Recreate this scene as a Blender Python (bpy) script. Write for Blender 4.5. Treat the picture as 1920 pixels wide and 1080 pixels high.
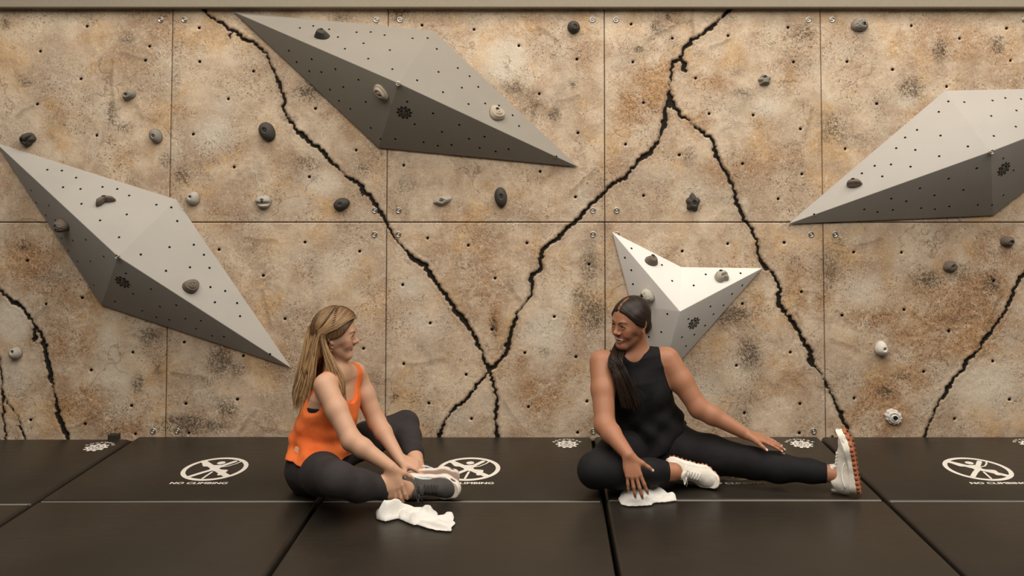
import bpy, bmesh, math, random
import numpy as np
from mathutils import Vector, Matrix
from mathutils.bvhtree import BVHTree

for _o in list(bpy.data.objects):
    bpy.data.objects.remove(_o, do_unlink=True)
SC = bpy.context.scene
COL = SC.collection

# ------------------------------------------------------------------ camera
FPX, CX, CY = 1500.0, 1020.0, 267.0          # focal length and principal point, 1920x1080 frame
PITCH = math.radians(2.2)
CAM = Vector((0.0, -4.43, 1.432))
cam_data = bpy.data.cameras.new('camera')
cam_data.sensor_width = 36.0
cam_data.lens = FPX * 36.0 / 1920.0
cam_data.shift_x = (960.0 - CX) / 1920.0
cam_data.shift_y = (CY - 540.0) / 1920.0
cam = bpy.data.objects.new('camera', cam_data)
cam.location = CAM
cam.rotation_euler = (math.pi / 2 + PITCH, 0, 0)
COL.objects.link(cam)
SC.camera = cam

# ------------------------------------------------------------------ light
SC.view_settings.view_transform = 'Standard'
SC.view_settings.look = 'None'
SC.view_settings.gamma = 1.0
SC.view_settings.use_curve_mapping = False
SC.view_settings.exposure = 0.0
world = bpy.data.worlds.new('gym_ambient')
world.use_nodes = True
world.node_tree.nodes['Background'].inputs[0].default_value = (1.0, 0.92, 0.82, 1)
world.node_tree.nodes['Background'].inputs[1].default_value = 0.06
SC.world = world

def area_light(name, loc, target, sx, sy, power, color):
    d = bpy.data.lights.new(name, 'AREA')
    d.shape = 'RECTANGLE'; d.size = sx; d.size_y = sy; d.energy = power; d.color = color
    o = bpy.data.objects.new(name, d)
    o.location = loc
    o.rotation_euler = (Vector(target) - Vector(loc)).to_track_quat('-Z', 'Y').to_euler()
    COL.objects.link(o)
    return o
area_light('ceiling_lamp_field', (0.7, -3.3, 4.7), (0.6, -2.3, 0.0), 9.0, 4.5, 475, (1.0, 0.945, 0.87))
area_light('ceiling_lamp_row', (0.9, -1.2, 4.6), (0.9, -.6, 0.0), 6.5, 0.6, 60, (1.0, 0.945, 0.87))

# ------------------------------------------------------------------ helpers
def ray(px, py):
    u = (px - CX) / FPX; v = -(py - CY) / FPX
    f = Vector((0, math.cos(PITCH), math.sin(PITCH))); up = Vector((0, -math.sin(PITCH), math.cos(PITCH)))
    return Vector((u, 0, 0)) + up * v + f

def on_y(px, py, y=0.0):
    d = ray(px, py); return CAM + d * ((y - CAM.y) / d.y)

def on_z(px, py, z=0.0):
    d = ray(px, py); return CAM + d * ((z - CAM.z) / d.z)

def link(o, parent=None):
    COL.objects.link(o)
    if parent is not None:
        o.parent = parent
        o.matrix_parent_inverse = parent.matrix_world.inverted() if False else Matrix.Identity(4)
    return o

def tag(o, label=None, cat=None, group=None, kind=None):
    if label: o['label'] = label
    if cat: o['category'] = cat
    if group: o['group'] = group
    if kind: o['kind'] = kind
    return o

def empty(name, loc=(0, 0, 0), rot=(0, 0, 0), parent=None):
    o = bpy.data.objects.new(name, None); o.location = loc; o.rotation_euler = rot
    o.empty_display_size = 0.05
    return link(o, parent)

def mesh_obj(name, verts, faces, mat=None, parent=None, smooth=False, loc=None):
    me = bpy.data.meshes.new(name)
    me.from_pydata([tuple(v) for v in verts], [], [tuple(f) for f in faces])
    me.update()
    if smooth: me.shade_smooth()
    if mat: me.materials.append(mat)
    o = bpy.data.objects.new(name, me)
    if loc is not None: o.location = loc
    return link(o, parent)

def bm_obj(name, bm, mat=None, parent=None, smooth=False, loc=None):
    me = bpy.data.meshes.new(name)
    bmesh.ops.recalc_face_normals(bm, faces=bm.faces)
    bm.to_mesh(me); bm.free()
    if smooth: me.shade_smooth()
    if mat: me.materials.append(mat)
    o = bpy.data.objects.new(name, me)
    if loc is not None: o.location = loc
    return link(o, parent)

def box_bm(bm, lo, hi, bevel=0.0, seg=2):
    vs = [bm.verts.new((x, y, z)) for x in (lo[0], hi[0]) for y in (lo[1], hi[1]) for z in (lo[2], hi[2])]
    F = [(0, 1, 3, 2), (4, 6, 7, 5), (0, 4, 5, 1), (2, 3, 7, 6), (0, 2, 6, 4), (1, 5, 7, 3)]
    fs = [bm.faces.new([vs[i] for i in f]) for f in F]
    if bevel > 0:
        es = list({e for f in fs for e in f.edges})
        bmesh.ops.bevel(bm, geom=es, offset=bevel, segments=seg, profile=0.5, affect='EDGES', clamp_overlap=True)

def tube_bm(bm, pts, rad, n=8, closed_ends=True, flat=1.0, flatdir=None):
    pts = [Vector(p) for p in pts]
    rads = rad if hasattr(rad, '__len__') else [rad] * len(pts)
    rings = []; prev = None
    for i, p in enumerate(pts):
        t = (pts[min(i + 1, len(pts) - 1)] - pts[max(i - 1, 0)])
        if t.length < 1e-9: t = Vector((0, 0, 1))
        t.normalize()
        if prev is None:
            a = t.cross(Vector((0, 0, 1)))
            if a.length < 1e-3: a = t.cross(Vector((1, 0, 0)))
        else:
            a = prev - t * prev.dot(t)
        if flatdir is not None: a = Vector(flatdir) - t * Vector(flatdir).dot(t)
        a.normalize(); prev = a
        b = t.cross(a)
        rings.append([bm.verts.new(p + (a * math.cos(2 * math.pi * k / n) * flat + b * math.sin(2 * math.pi * k / n)) * rads[i]) for k in range(n)])
    for r0, r1 in zip(rings, rings[1:]):
        for k in range(n):
            bm.faces.new((r0[k], r0[(k + 1) % n], r1[(k + 1) % n], r1[k]))
    if closed_ends:
        bm.faces.new(rings[0][::-1]); bm.faces.new(rings[-1])

def frame_from_normal(n, upish=Vector((0, 0, 1))):
    n = Vector(n).normalized()
    x = Vector(upish).cross(n)
    if x.length < 1e-4: x = Vector((1, 0, 0))
    x.normalize(); y = n.cross(x)
    return Matrix((x, y, n)).transposed()

# ------------------------------------------------------------------ materials
def srgb(r, g, b):
    f = lambda c: (c / 255 / 12.92) if c / 255 <= 0.04045 else ((c / 255 + 0.055) / 1.055) ** 2.4
    return (f(r), f(g), f(b), 1.0)

class NT:
    def __init__(s, name):
        s.m = bpy.data.materials.new(name); s.m.use_nodes = True
        s.t = s.m.node_tree; s.n = s.t.nodes; s.b = s.n['Principled BSDF']
    def node(s, typ, **kw):
        n = s.n.new(typ)
        for k, v in kw.items():
            if k.startswith('i_'): n.inputs[k[2:].replace('_', ' ')].default_value = v
            else: setattr(n, k, v)
        return n
    def l(s, a, b): s.t.links.new(a, b)
    def val(s, sock, v):
        if isinstance(v, (int, float, tuple, list)): sock.default_value = v
        else: s.l(v, sock)
    def coord(s, kind='Object', scale=(1, 1, 1)):
        c = s.node('ShaderNodeTexCoord'); m = s.node('ShaderNodeMapping'); m.inputs['Scale'].default_value = scale
        s.l(c.outputs[kind], m.inputs[0]); return m.outputs[0]
    def noise(s, co, scale, detail=4, rough=0.55, dist=0.0):
        n = s.node('ShaderNodeTexNoise'); s.l(co, n.inputs['Vector'])
        n.inputs['Scale'].default_value = scale; n.inputs['Detail'].default_value = detail
        n.inputs['Roughness'].default_value = rough; n.inputs['Distortion'].default_value = dist
        return n.outputs['Fac']
    def vor(s, co, scale, feature='F1', out='Distance'):
        n = s.node('ShaderNodeTexVoronoi'); n.feature = feature; s.l(co, n.inputs['Vector']); n.inputs['Scale'].default_value = scale
        return n.outputs[out]
    def math(s, op, a, b=0.0, clamp=False):
        n = s.node('ShaderNodeMath'); n.operation = op; n.use_clamp = clamp
        s.val(n.inputs[0], a); s.val(n.inputs[1], b); return n.outputs[0]
    def step(s, x, lo, hi):
        n = s.node('ShaderNodeMapRange'); n.interpolation_type = 'SMOOTHSTEP'
        s.val(n.inputs['Value'], x); n.inputs['From Min'].default_value = lo; n.inputs['From Max'].default_value = hi
        return n.outputs[0]
    def mix(s, fac, a, b, blend='MIX'):
        n = s.node('ShaderNodeMix'); n.data_type = 'RGBA'; n.blend_type = blend
        s.val(n.inputs[0], fac); s.val(n.inputs[6], a); s.val(n.inputs[7], b); return n.outputs[2]
    def attr(s, name, out='Fac'):
        n = s.node('ShaderNodeAttribute'); n.attribute_name = name; return n.outputs[out]
    def bump(s, h, strength=0.3, dist=0.01, prev=None):
        n = s.node('ShaderNodeBump'); s.l(h, n.inputs['Height']); n.inputs['Strength'].default_value = strength
        n.inputs['Distance'].default_value = dist
        if prev is not None: s.l(prev, n.inputs['Normal'])
        s.l(n.outputs[0], s.b.inputs['Normal']); return n.outputs[0]
    def base(s, c): s.val(s.b.inputs['Base Color'], c)
    def rough(s, v): s.val(s.b.inputs['Roughness'], v)

def plain(name, color, rough=0.6, metal=0.0, grain=0.0, gscale=200.0, bump=0.0, var=0.0, spec=0.5):
    t = NT(name)
    t.b.inputs['Metallic'].default_value = metal; t.rough(rough)
    t.b.inputs['Specular IOR Level'].default_value = spec
    if grain or bump or var:
        co = t.coord()
        n = t.noise(co, gscale, 3)
        n2 = t.noise(co, gscale * 0.08, 3)
        c = t.mix(t.math('MULTIPLY', t.step(n, .3, .7), grain), color, tuple(x * 0.55 for x in color[:3]) + (1,))
        if var: c = t.mix(t.math('MULTIPLY', n2, var), c, tuple(min(1, x * 1.7 + .01) for x in color[:3]) + (1,))
        t.base(c)
        if bump: t.bump(n, bump, 0.002)
    else:
        t.base(color)
    return t.m
# ------------------------------------------------------------------ wall of rock panels
def crop(pts, x0, y0, s):
    return [(x0 + x * s, y0 + y * s) for x, y in pts]
K = 420 / 1080.0; K2 = 430 / 1080.0
rng = np.random.default_rng(7)

def rock_material():
    t = NT('printed_rock_panel')
    co = t.coord()
    crack = t.attr('crack'); hole = t.attr('hole'); rust = t.attr('rust'); dark = t.attr('dark'); pale = t.attr('pale')
    big = t.noise(co, 1.9, 5, .6); mid = t.noise(co, 6.0, 6, .62, .4); fine = t.noise(co, 34.0, 6, .65, .5)
    grit = t.noise(co, 150.0, 4, .7, .8)
    fl1 = t.noise(co, 92.0, 3, .55, 1.6); fl2 = t.noise(co, 46.0, 4, .6, 2.2); hue = t.noise(t.coord('Object', (1.3, 1.3, 1.3)), 2.7, 4, .6)
    c = t.mix(t.step(big, .34, .66), srgb(216, 193, 165), srgb(186, 161, 135))
    c = t.mix(t.math('MULTIPLY', t.step(hue, .49, .66), .70), c, srgb(204, 164, 114))
    c = t.mix(t.math('MULTIPLY', t.step(hue, .46, .32), .55), c, srgb(194, 180, 160))
    c = t.mix(t.math('MULTIPLY', t.step(mid, .44, .70), .60), c, srgb(158, 127, 100))
    c = t.mix(t.math('MULTIPLY', t.step(mid, .50, .25), .50), c, srgb(236, 216, 188))
    # pale lime bloom, rust, dark blotches and one painted-in shadow, with broken-up edges
    pn = t.math('ADD', pale, t.math('MULTIPLY', t.math('SUBTRACT', mid, .5), .7))
    c = t.mix(t.math('MULTIPLY', t.step(pn, .25, .80), .72), c, srgb(226, 214, 194))
    rn = t.math('MULTIPLY', rust, t.math('ADD', .35, t.math('MULTIPLY', t.step(mid, .3, .65), .9)))
    c = t.mix(t.math('MULTIPLY', t.step(rn, .05, .9), .60), c, srgb(174, 126, 76))
    c = t.mix(t.math('MULTIPLY', t.step(t.math('MULTIPLY', rust, t.step(fl2, .50, .62)), .12, .7), .62), c, srgb(118, 74, 40))
    # small chips and pits, crowded in some places and sparse in others
    crowd = t.math('MAXIMUM', t.step(t.noise(co, 4.0, 5, .65), .40, .64), t.math('MINIMUM', t.math('MAXIMUM', rust, dark), 1.0))
    pit = t.math('MULTIPLY', t.step(fl1, .445, .36), t.math('ADD', .14, t.math('MULTIPLY', crowd, .86)))
    pit2 = t.math('MULTIPLY', t.step(fl2, .39, .31), crowd)
    pits = t.math('MAXIMUM', pit, t.math('MULTIPLY', pit2, .8))
    c = t.mix(t.math('MULTIPLY', pits, .82), c, srgb(84, 62, 44))
    c = t.mix(t.math('MULTIPLY', t.step(fl1, .56, .68), .48), c, srgb(242, 224, 198))
    spk = t.math('MULTIPLY', t.step(grit, .58, .68), t.step(mid, .25, .60))
    c = t.mix(t.math('MULTIPLY', spk, .50), c, srgb(104, 80, 58))
    c = t.mix(t.math('MULTIPLY', t.step(grit, .42, .30), .42), c, srgb(234, 216, 188))
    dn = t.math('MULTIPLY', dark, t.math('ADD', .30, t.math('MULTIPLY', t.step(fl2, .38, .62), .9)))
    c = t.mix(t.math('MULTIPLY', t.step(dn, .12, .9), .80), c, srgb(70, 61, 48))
    lines = fl1
    # hairline cracks
    cod = t.node('ShaderNodeMix'); cod.data_type = 'VECTOR'
    vn = t.node('ShaderNodeTexNoise'); t.l(co, vn.inputs['Vector']); vn.inputs['Scale'].default_value = 9; vn.inputs['Detail'].default_value = 4
    va = t.node('ShaderNodeVectorMath'); va.operation = 'MULTIPLY_ADD'
    t.l(vn.outputs['Color'], va.inputs[0]); va.inputs[1].default_value = (.16, .16, .16); t.l(co, va.inputs[2])
    edge = t.vor(va.outputs[0], 2.6, 'DISTANCE_TO_EDGE')
    hair = t.math('MULTIPLY', t.step(edge, .009, .003), t.step(t.noise(co, 3.1, 2, .5), .53, .58))
    c = t.mix(t.math('MULTIPLY', hair, .42), c, srgb(96, 72, 50))
    # the big fissures: brown bruise along the lips, black inside
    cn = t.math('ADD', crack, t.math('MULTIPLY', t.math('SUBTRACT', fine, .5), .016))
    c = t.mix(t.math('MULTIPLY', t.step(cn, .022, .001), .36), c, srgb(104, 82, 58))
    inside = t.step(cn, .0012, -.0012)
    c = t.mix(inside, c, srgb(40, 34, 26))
    c = t.mix(t.step(hole, .0094, .0078), c, srgb(26, 20, 16))
    t.base(c); t.rough(.88); t.b.inputs['Specular IOR Level'].default_value = .2
    h = t.math('ADD', t.math('MULTIPLY', fine, 1.0), t.math('MULTIPLY', grit, .35))
    h = t.math('SUBTRACT', h, t.math('MULTIPLY', pits, .8))
    h = t.math('SUBTRACT', h, t.math('MULTIPLY', hair, .4))
    h = t.math('ADD', h, t.math('MULTIPLY', t.step(cn, -.004, .006), 1.2))
    t.bump(h, .36, .006)
    return t.m
M_ROCK = rock_material()
M_WASHER = plain('zinc_washer', srgb(205, 198, 186), .28, .9)
M_BOLT_DARK = plain('dark_bolt', srgb(60, 52, 44), .4, .7)
M_BACK = plain('wall_backing', srgb(58, 40, 24), .9)
M_BLACKHOLE = plain('hole_black', srgb(22, 17, 13), .9, spec=.1)

CR = []   # (points in pixels, half width px)
CR.append((crop([(155,42),(185,78),(215,97),(250,110),(290,145),(320,155),(345,190),(385,200),(430,235),(468,262),(478,310),(505,360),(525,410),(530,445),(550,480),(545,530),(570,575),(595,605),(610,640),(650,660),(680,700),(735,730),(765,775),(810,815),(850,855),(905,885),(935,930),(965,955),(1000,1010),(1035,1063)],320,0,K)
  + crop([(42,30),(70,85),(110,130),(165,195),(215,215),(240,255),(270,310),(320,370),(355,420),(400,480),(440,530),(470,600),(490,650),(520,712)],710,410,K2), 3.2))
CR.append((crop([(300,150),(280,170),(278,195)],320,0,K), 2.2))
CR.append((crop([(930,905),(926,945)],320,0,K), 2.6))
CR.append((crop([(520,712),(540,790),(553,830),(555,900),(550,960),(560,1032)],710,410,K2), 3.0))
CR.append((crop([(520,722),(470,780),(430,830),(405,865),(375,880),(320,940),(300,990),(285,1030)],710,410,K2), 2.6))
CR.append((crop([(520,712),(560,680),(600,630),(620,560),(640,500),(655,440),(690,400),(715,370),(725,310),(712,290),(735,260),(765,235),(760,210),(770,150),(830,105),(875,60),(940,5)],710,410,K2)
  + crop([(990,990),(1060,930)],720,0,K) + crop([(40,928),(70,890),(110,875),(150,835),(185,800),(215,765),(270,715),(295,680),(315,620),(330,580),(325,530),(340,480),(350,400),(360,350),(360,310),(385,290),(410,270),(415,240),(440,215),(475,185),(520,155),(570,115),(610,75),(642,42)],1120,0,K), 3.1))
CR.append((crop([(347,440),(350,480),(350,512)],1120,0,K), 6.5))
CR.append((crop([(400,275),(412,300),(426,342)],1120,0,K), 4.0))
CR.append((crop([(360,470),(370,505),(385,530),(410,570),(445,580),(480,620),(515,640),(550,670),(570,730),(595,790),(625,840),(655,900),(665,960),(690,1020),(715,1068)],1120,0,K)
  + crop([(690,35),(710,75),(730,110),(728,160),(750,200),(790,250),(830,310),(835,370),(830,410),(870,460),(905,500),(935,560),(975,620),(990,680),(1020,720),(1060,790)],1130,410,K2)
  + crop([(45,770),(85,850),(110,910),(130,960),(146,1000),(150,1030)],1530,410,K2), 2.9))
CR.append((crop([(735,190),(755,215),(770,235)],1130,410,K2), 5.0))
CR.append((crop([(975,665),(990,690)],1130,410,K2), 4.6))
CR.append((crop([(1010,215),(980,265),(935,330),(915,390),(870,470),(830,530),(790,580),(765,630),(715,665),(690,720),(650,750),(615,820),(575,870),(555,930),(530,980),(508,1032)],1530,410,K2), 2.6))
CR.append((crop([(-40,300),(0,340),(50,385),(100,420),(120,450),(150,490),(190,535),(205,580),(215,650),(235,720),(245,790),(262,870),(275,940),(300,1000),(316,1050)],0,410,K2), 2.9))
CR.append((crop([(165,515),(158,572)],0,410,K2), 3.0))
CR.append((crop([(-4,650),(5,740),(8,830),(12,900),(15,960),(25,1045)],0,410,K2), 1.6))
CR.append((crop([(8,830),(40,880),(85,940),(90,980),(118,1045)],0,410,K2), 1.3))
HAIR = [crop([(480,335),(492,390),(510,460),(522,515)],300,410,K2), crop([(395,92),(450,100),(550,105)],300,410,K2),
        crop([(455,905),(410,950),(370,1010)],300,410,K2), crop([(480,985),(560,1000),(640,1010)],300,410,K2),
        crop([(60,728),(130,740),(215,752)],300,410,K2), crop([(130,690),(210,685),(305,660)],710,410,K2),
        crop([(590,860),(620,920),(670,980)],710,410,K2), crop([(610,300),(640,350),(672,395)],710,410,K2),
        crop([(590,460),(660,462),(765,462)],1530,410,K2), crop([(455,440),(500,485),(545,520)],1530,410,K2),
        crop([(325,545),(370,600),(408,655)],1530,410,K2), crop([(875,335),(845,420),(800,520)],1530,410,K2),
        crop([(75,570),(130,590),(200,622)],1530,410,K2), crop([(95,435),(140,475),(190,520)],1530,410,K2),
        crop([(190,130),(250,115),(310,98)],1530,410,K2), crop([(920,275),(880,320),(840,375)],1130,410,K2),
        crop([(950,345),(1000,352),(1040,370)],1130,410,K2), crop([(910,440),(935,490),(925,540)],1130,410,K2),
        crop([(385,120),(310,155),(240,192)],1120,0,K), crop([(640,190),(600,210),(545,232)],1120,0,K),
        crop([(1040,520),(1020,590),(998,660)],1120,0,K), crop([(460,45),(455,110),(465,180)],1120,0,K),
        crop([(640,395),(650,425),(662,452)],720,0,K), crop([(738,490),(720,540),(715,580)],720,0,K),
        crop([(835,490),(890,480),(940,463)],720,0,K), crop([(1025,815),(960,870),(900,930)],720,0,K),
        crop([(740,130),(790,165),(845,205)],720,0,K), crop([(165,512),(120,530),(85,560)],0,0,.3889),
        crop([(585,255),(640,275),(700,292)],0,0,.3889), crop([(660,510),(675,545),(690,570)],0,0,.3889),
        crop([(540,290),(535,380),(545,470),(540,520)],0,0,.3889), crop([(485,905),(400,965),(310,1000)],0,410,K2),
        crop([(220,415),(180,445),(150,480)],0,410,K2), crop([(630,545),(680,575),(710,595)],0,410,K2)]

def roughen(pts, amp, seed, step=4.0):
    r = np.random.default_rng(seed); out = []
    for (x0, y0), (x1, y1) in zip(pts, pts[1:]):
        L = math.hypot(x1 - x0, y1 - y0); n = max(1, int(L / step))
        nx, ny = -(y1 - y0) / (L + 1e-6), (x1 - x0) / (L + 1e-6)
        for i in range(n):
            t = i / n; a = 0 if i == 0 else r.normal() * amp
            out.append((x0 + (x1 - x0) * t + nx * a, y0 + (y1 - y0) * t + ny * a))
    out.append(pts[-1]); return out

SEG = []
PXM = 342.0
for i, (pts, hw) in enumerate(CR):
    pp = roughen(pts, 1.5, 100 + i); r = np.random.default_rng(300 + i)
    w = []
    base = hw * .86 * (1 + .45 * np.interp(np.arange(len(pp)), np.arange(0, len(pp) + 6, 6), r.normal(size=len(np.arange(0, len(pp) + 6, 6)))))
    base = np.clip(base + r.normal(size=len(pp)) * .4, hw * .3, hw * 1.5)
    ww = [on_y(x, y) for x, y in pp]
    for k in range(len(ww) - 1):
        SEG.append((ww[k].x, ww[k].z, ww[k + 1].x, ww[k + 1].z, base[k] / PXM))
for i, pts in enumerate(HAIR):
    pp = roughen(pts, .8, 900 + i); ww = [on_y(x, y) for x, y in pp]
    for k in range(len(ww) - 1):
        SEG.append((ww[k].x, ww[k].z, ww[k + 1].x, ww[k + 1].z, -.0022))
SEG = np.array(SEG)

HOLES_PX = (crop([(418,126),(193,247),(720,223),(700,291),(389,380),(178,502),(465,653)],0,0,.3889)
 + crop([(136,134),(139,297),(398,343),(277,477),(697,523),(107,647),(305,806),(668,853),(894,724)],320,0,K)
 + crop([(183,121),(434,142),(650,220),(930,285),(749,452),(935,641),(753,827),(95,797),(923,950)],720,0,K)
 + crop([(163,116),(362,185),(631,172),(920,132),(947,299),(171,299),(474,377),(223,495),(540,548),(752,555),(136,696),(980,622),(396,747),(700,789),(986,839),(223,943),(872,959)],1120,0,K)
 + crop([(612,118),(833,177),(1051,130),(1068,278),(316,283),(526,320),(774,398),(453,477),(307,685)],1460,0,.4074)
 + crop([(127,198),(386,373),(215,403),(624,630),(427,714),(618,881),(400,967),(143,948),(636,1015)],0,410,K2)
 + crop([(277,146),(682,111),(939,154),(486,268),(588,472),(958,612),(113,582),(392,646),(363,852),(120,872),(135,1010)],300,410,K2)
 + crop([(230,92),(422,126),(698,115),(991,215),(113,312),(548,281),(242,492),(827,462),(533,522),(688,632),(929,652),(118,684),(412,735),(236,870),(705,887),(981,861),(437,943),(937,1008)],710,410,K2)
 + crop([(375,153),(589,118),(856,113),(937,345),(659,401),(885,630),(630,692),(668,916),(930,872),(927,1010)],1130,410,K2)
 + crop([(178,158),(403,159),(415,429),(123,455),(628,531),(834,672),(508,721),(180,846),(653,943),(913,852),(838,293)],1530,410,K2))
HOLES = np.array([(on_y(x, y).x, on_y(x, y).z) for x, y in HOLES_PX])

STAIN_SHADOW = {
 'rust': [(1185,200,45,50,.8),(1225,150,45,40,.9),(1215,185,28,40,1),(1320,155,45,20,.8),(1300,230,60,40,.5),(1420,300,90,50,.5),(1350,320,50,50,.4),
          (1800,600,110,80,1),(1770,560,70,50,.9),(1640,598,60,25,1),(1655,760,60,60,1),(1845,535,50,50,1),(1700,710,60,50,.7),(1870,480,60,50,.7),(1720,640,70,60,.7),(1620,790,60,40,.8),(1840,650,40,40,.6),
          (1780,80,120,50,.55),(1880,110,60,50,.5),(1700,90,60,50,.4),(900,520,70,120,.55),(880,470,110,40,.4),(927,600,14,40,1),(1012,745,40,40,1),(980,680,30,40,.5),(1000,800,60,30,.5),
          (60,490,80,60,.8),(150,560,60,60,.6),(130,640,60,50,.8),(120,690,60,60,.5),(160,760,80,50,.9),(230,800,80,30,.7),(90,540,60,30,.7),(230,100,60,80,.3),(310,60,60,60,.4),
          (1400,560,60,60,.5),(1490,560,40,70,.6),(1540,560,30,60,.6),(1480,700,50,60,.4),(1100,60,60,60,.35),(1000,60,120,40,.35),(960,330,120,60,.3),(540,300,80,60,.25),(640,180,60,60,.5),(1330,800,60,30,.3),(460,330,40,40,.3)],
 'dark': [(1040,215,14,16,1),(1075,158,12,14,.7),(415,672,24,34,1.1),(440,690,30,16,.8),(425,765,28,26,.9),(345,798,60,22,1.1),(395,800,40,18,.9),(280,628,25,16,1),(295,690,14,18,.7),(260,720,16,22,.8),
          (1372,590,42,22,1),(1405,665,26,34,1),(1110,590,30,50,.9),(1085,555,20,30,.7),(1105,500,22,60,.7),(1762,95,18,24,1),(1708,165,32,26,.9),(1872,85,18,26,.8),(1565,240,40,36,.7),(1508,62,30,24,.8),(1590,260,60,20,.5),  # first entry here is the star volume's shadow, painted on the panel
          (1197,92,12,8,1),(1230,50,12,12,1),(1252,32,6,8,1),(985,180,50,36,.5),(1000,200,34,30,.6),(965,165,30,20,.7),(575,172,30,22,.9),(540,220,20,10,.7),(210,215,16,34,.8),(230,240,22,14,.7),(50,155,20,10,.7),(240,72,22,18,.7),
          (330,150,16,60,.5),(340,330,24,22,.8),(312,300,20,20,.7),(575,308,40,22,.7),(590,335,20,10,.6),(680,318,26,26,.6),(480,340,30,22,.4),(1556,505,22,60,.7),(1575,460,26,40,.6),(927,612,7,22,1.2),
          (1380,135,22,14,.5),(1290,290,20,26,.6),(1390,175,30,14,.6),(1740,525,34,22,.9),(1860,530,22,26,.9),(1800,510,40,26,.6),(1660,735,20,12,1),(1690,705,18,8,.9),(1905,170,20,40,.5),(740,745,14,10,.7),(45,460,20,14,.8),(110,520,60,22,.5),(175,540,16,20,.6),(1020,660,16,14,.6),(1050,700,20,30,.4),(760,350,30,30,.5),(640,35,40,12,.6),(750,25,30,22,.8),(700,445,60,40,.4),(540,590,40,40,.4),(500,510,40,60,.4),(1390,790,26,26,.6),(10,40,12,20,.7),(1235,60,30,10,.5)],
 'pale': [(950,110,60,55,.9),(990,140,40,40,.6),(400,250,60,50,.7),(420,200,60,50,.5),(600,345,50,36,.8),(560,380,60,40,.5),(640,500,60,50,.6),(670,560,40,50,.5),(1700,470,60,60,.5),(1620,545,60,50,.6),(800,600,80,60,.6),(770,540,50,40,.6),
          (1020,620,70,70,.7),(1060,560,50,50,.6),(210,730,50,60,.8),(200,640,40,60,.7),(25,600,40,60,.9),(30,700,50,60,.6),(1850,720,80,80,.8),(1890,640,40,60,.6),(1320,740,60,60,.7),(1380,700,60,60,.6),(1440,200,50,30,.7),(1240,320,80,50,.5),(1300,350,60,40,.5),(120,120,80,60,.4),(60,220,60,40,.5),(560,470,60,40,.4),(470,770,60,40,.4),(850,780,60,40,.5),(1600,720,30,60,.5),(890,40,60,30,.4),(1700,190,40,26,.6),(1740,500,40,40,.4)]}
STW = {k: [(on_y(a[0], a[1]).x, on_y(a[0], a[1]).z, a[2] / PXM, a[3] / PXM, a[4]) for a in v] for k, v in STAIN_SHADOW.items()}

def seg_dist(X, Z):
    """distance to the fissure net minus its half width, for flat arrays"""
    out = np.full(X.shape, .2, np.float32)
    x0, x1, z0, z1 = X.min() - .06, X.max() + .06, Z.min() - .06, Z.max() + .06
    for ax, az, bx, bz, hw in SEG:
        if max(ax, bx) < x0 or min(ax, bx) > x1 or max(az, bz) < z0 or min(az, bz) > z1: continue
        m = (X > min(ax, bx) - .06) & (X < max(ax, bx) + .06) & (Z > min(az, bz) - .06) & (Z < max(az, bz) + .06)
        if not m.any(): continue
        px, pz = X[m] - ax, Z[m] - az; dx, dz = bx - ax, bz - az
        t = np.clip((px * dx + pz * dz) / (dx * dx + dz * dz + 1e-12), 0, 1)
        d = np.sqrt((px - dx * t) ** 2 + (pz - dz * t) ** 2) - hw
        out[m] = np.minimum(out[m], d)
    return out

def sstep(x, a, b):
    t = np.clip((x - a) / (b - a), 0, 1); return t * t * (3 - 2 * t)

def vnoise(X, Z, scale, seed):
    r = np.random.default_rng(seed); g = r.random((256, 256)).astype(np.float32)
    x = X * scale + 100; z = Z * scale + 100; xi = np.floor(x).astype(int); zi = np.floor(z).astype(int)
    fx = x - xi; fz = z - zi; fx = fx * fx * (3 - 2 * fx); fz = fz * fz * (3 - 2 * fz)
    G = lambda i, j: g[i % 256, j % 256]
    return (G(xi, zi) * (1 - fx) + G(xi + 1, zi) * fx) * (1 - fz) + (G(xi, zi + 1) * (1 - fx) + G(xi + 1, zi + 1) * fx) * fz

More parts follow.
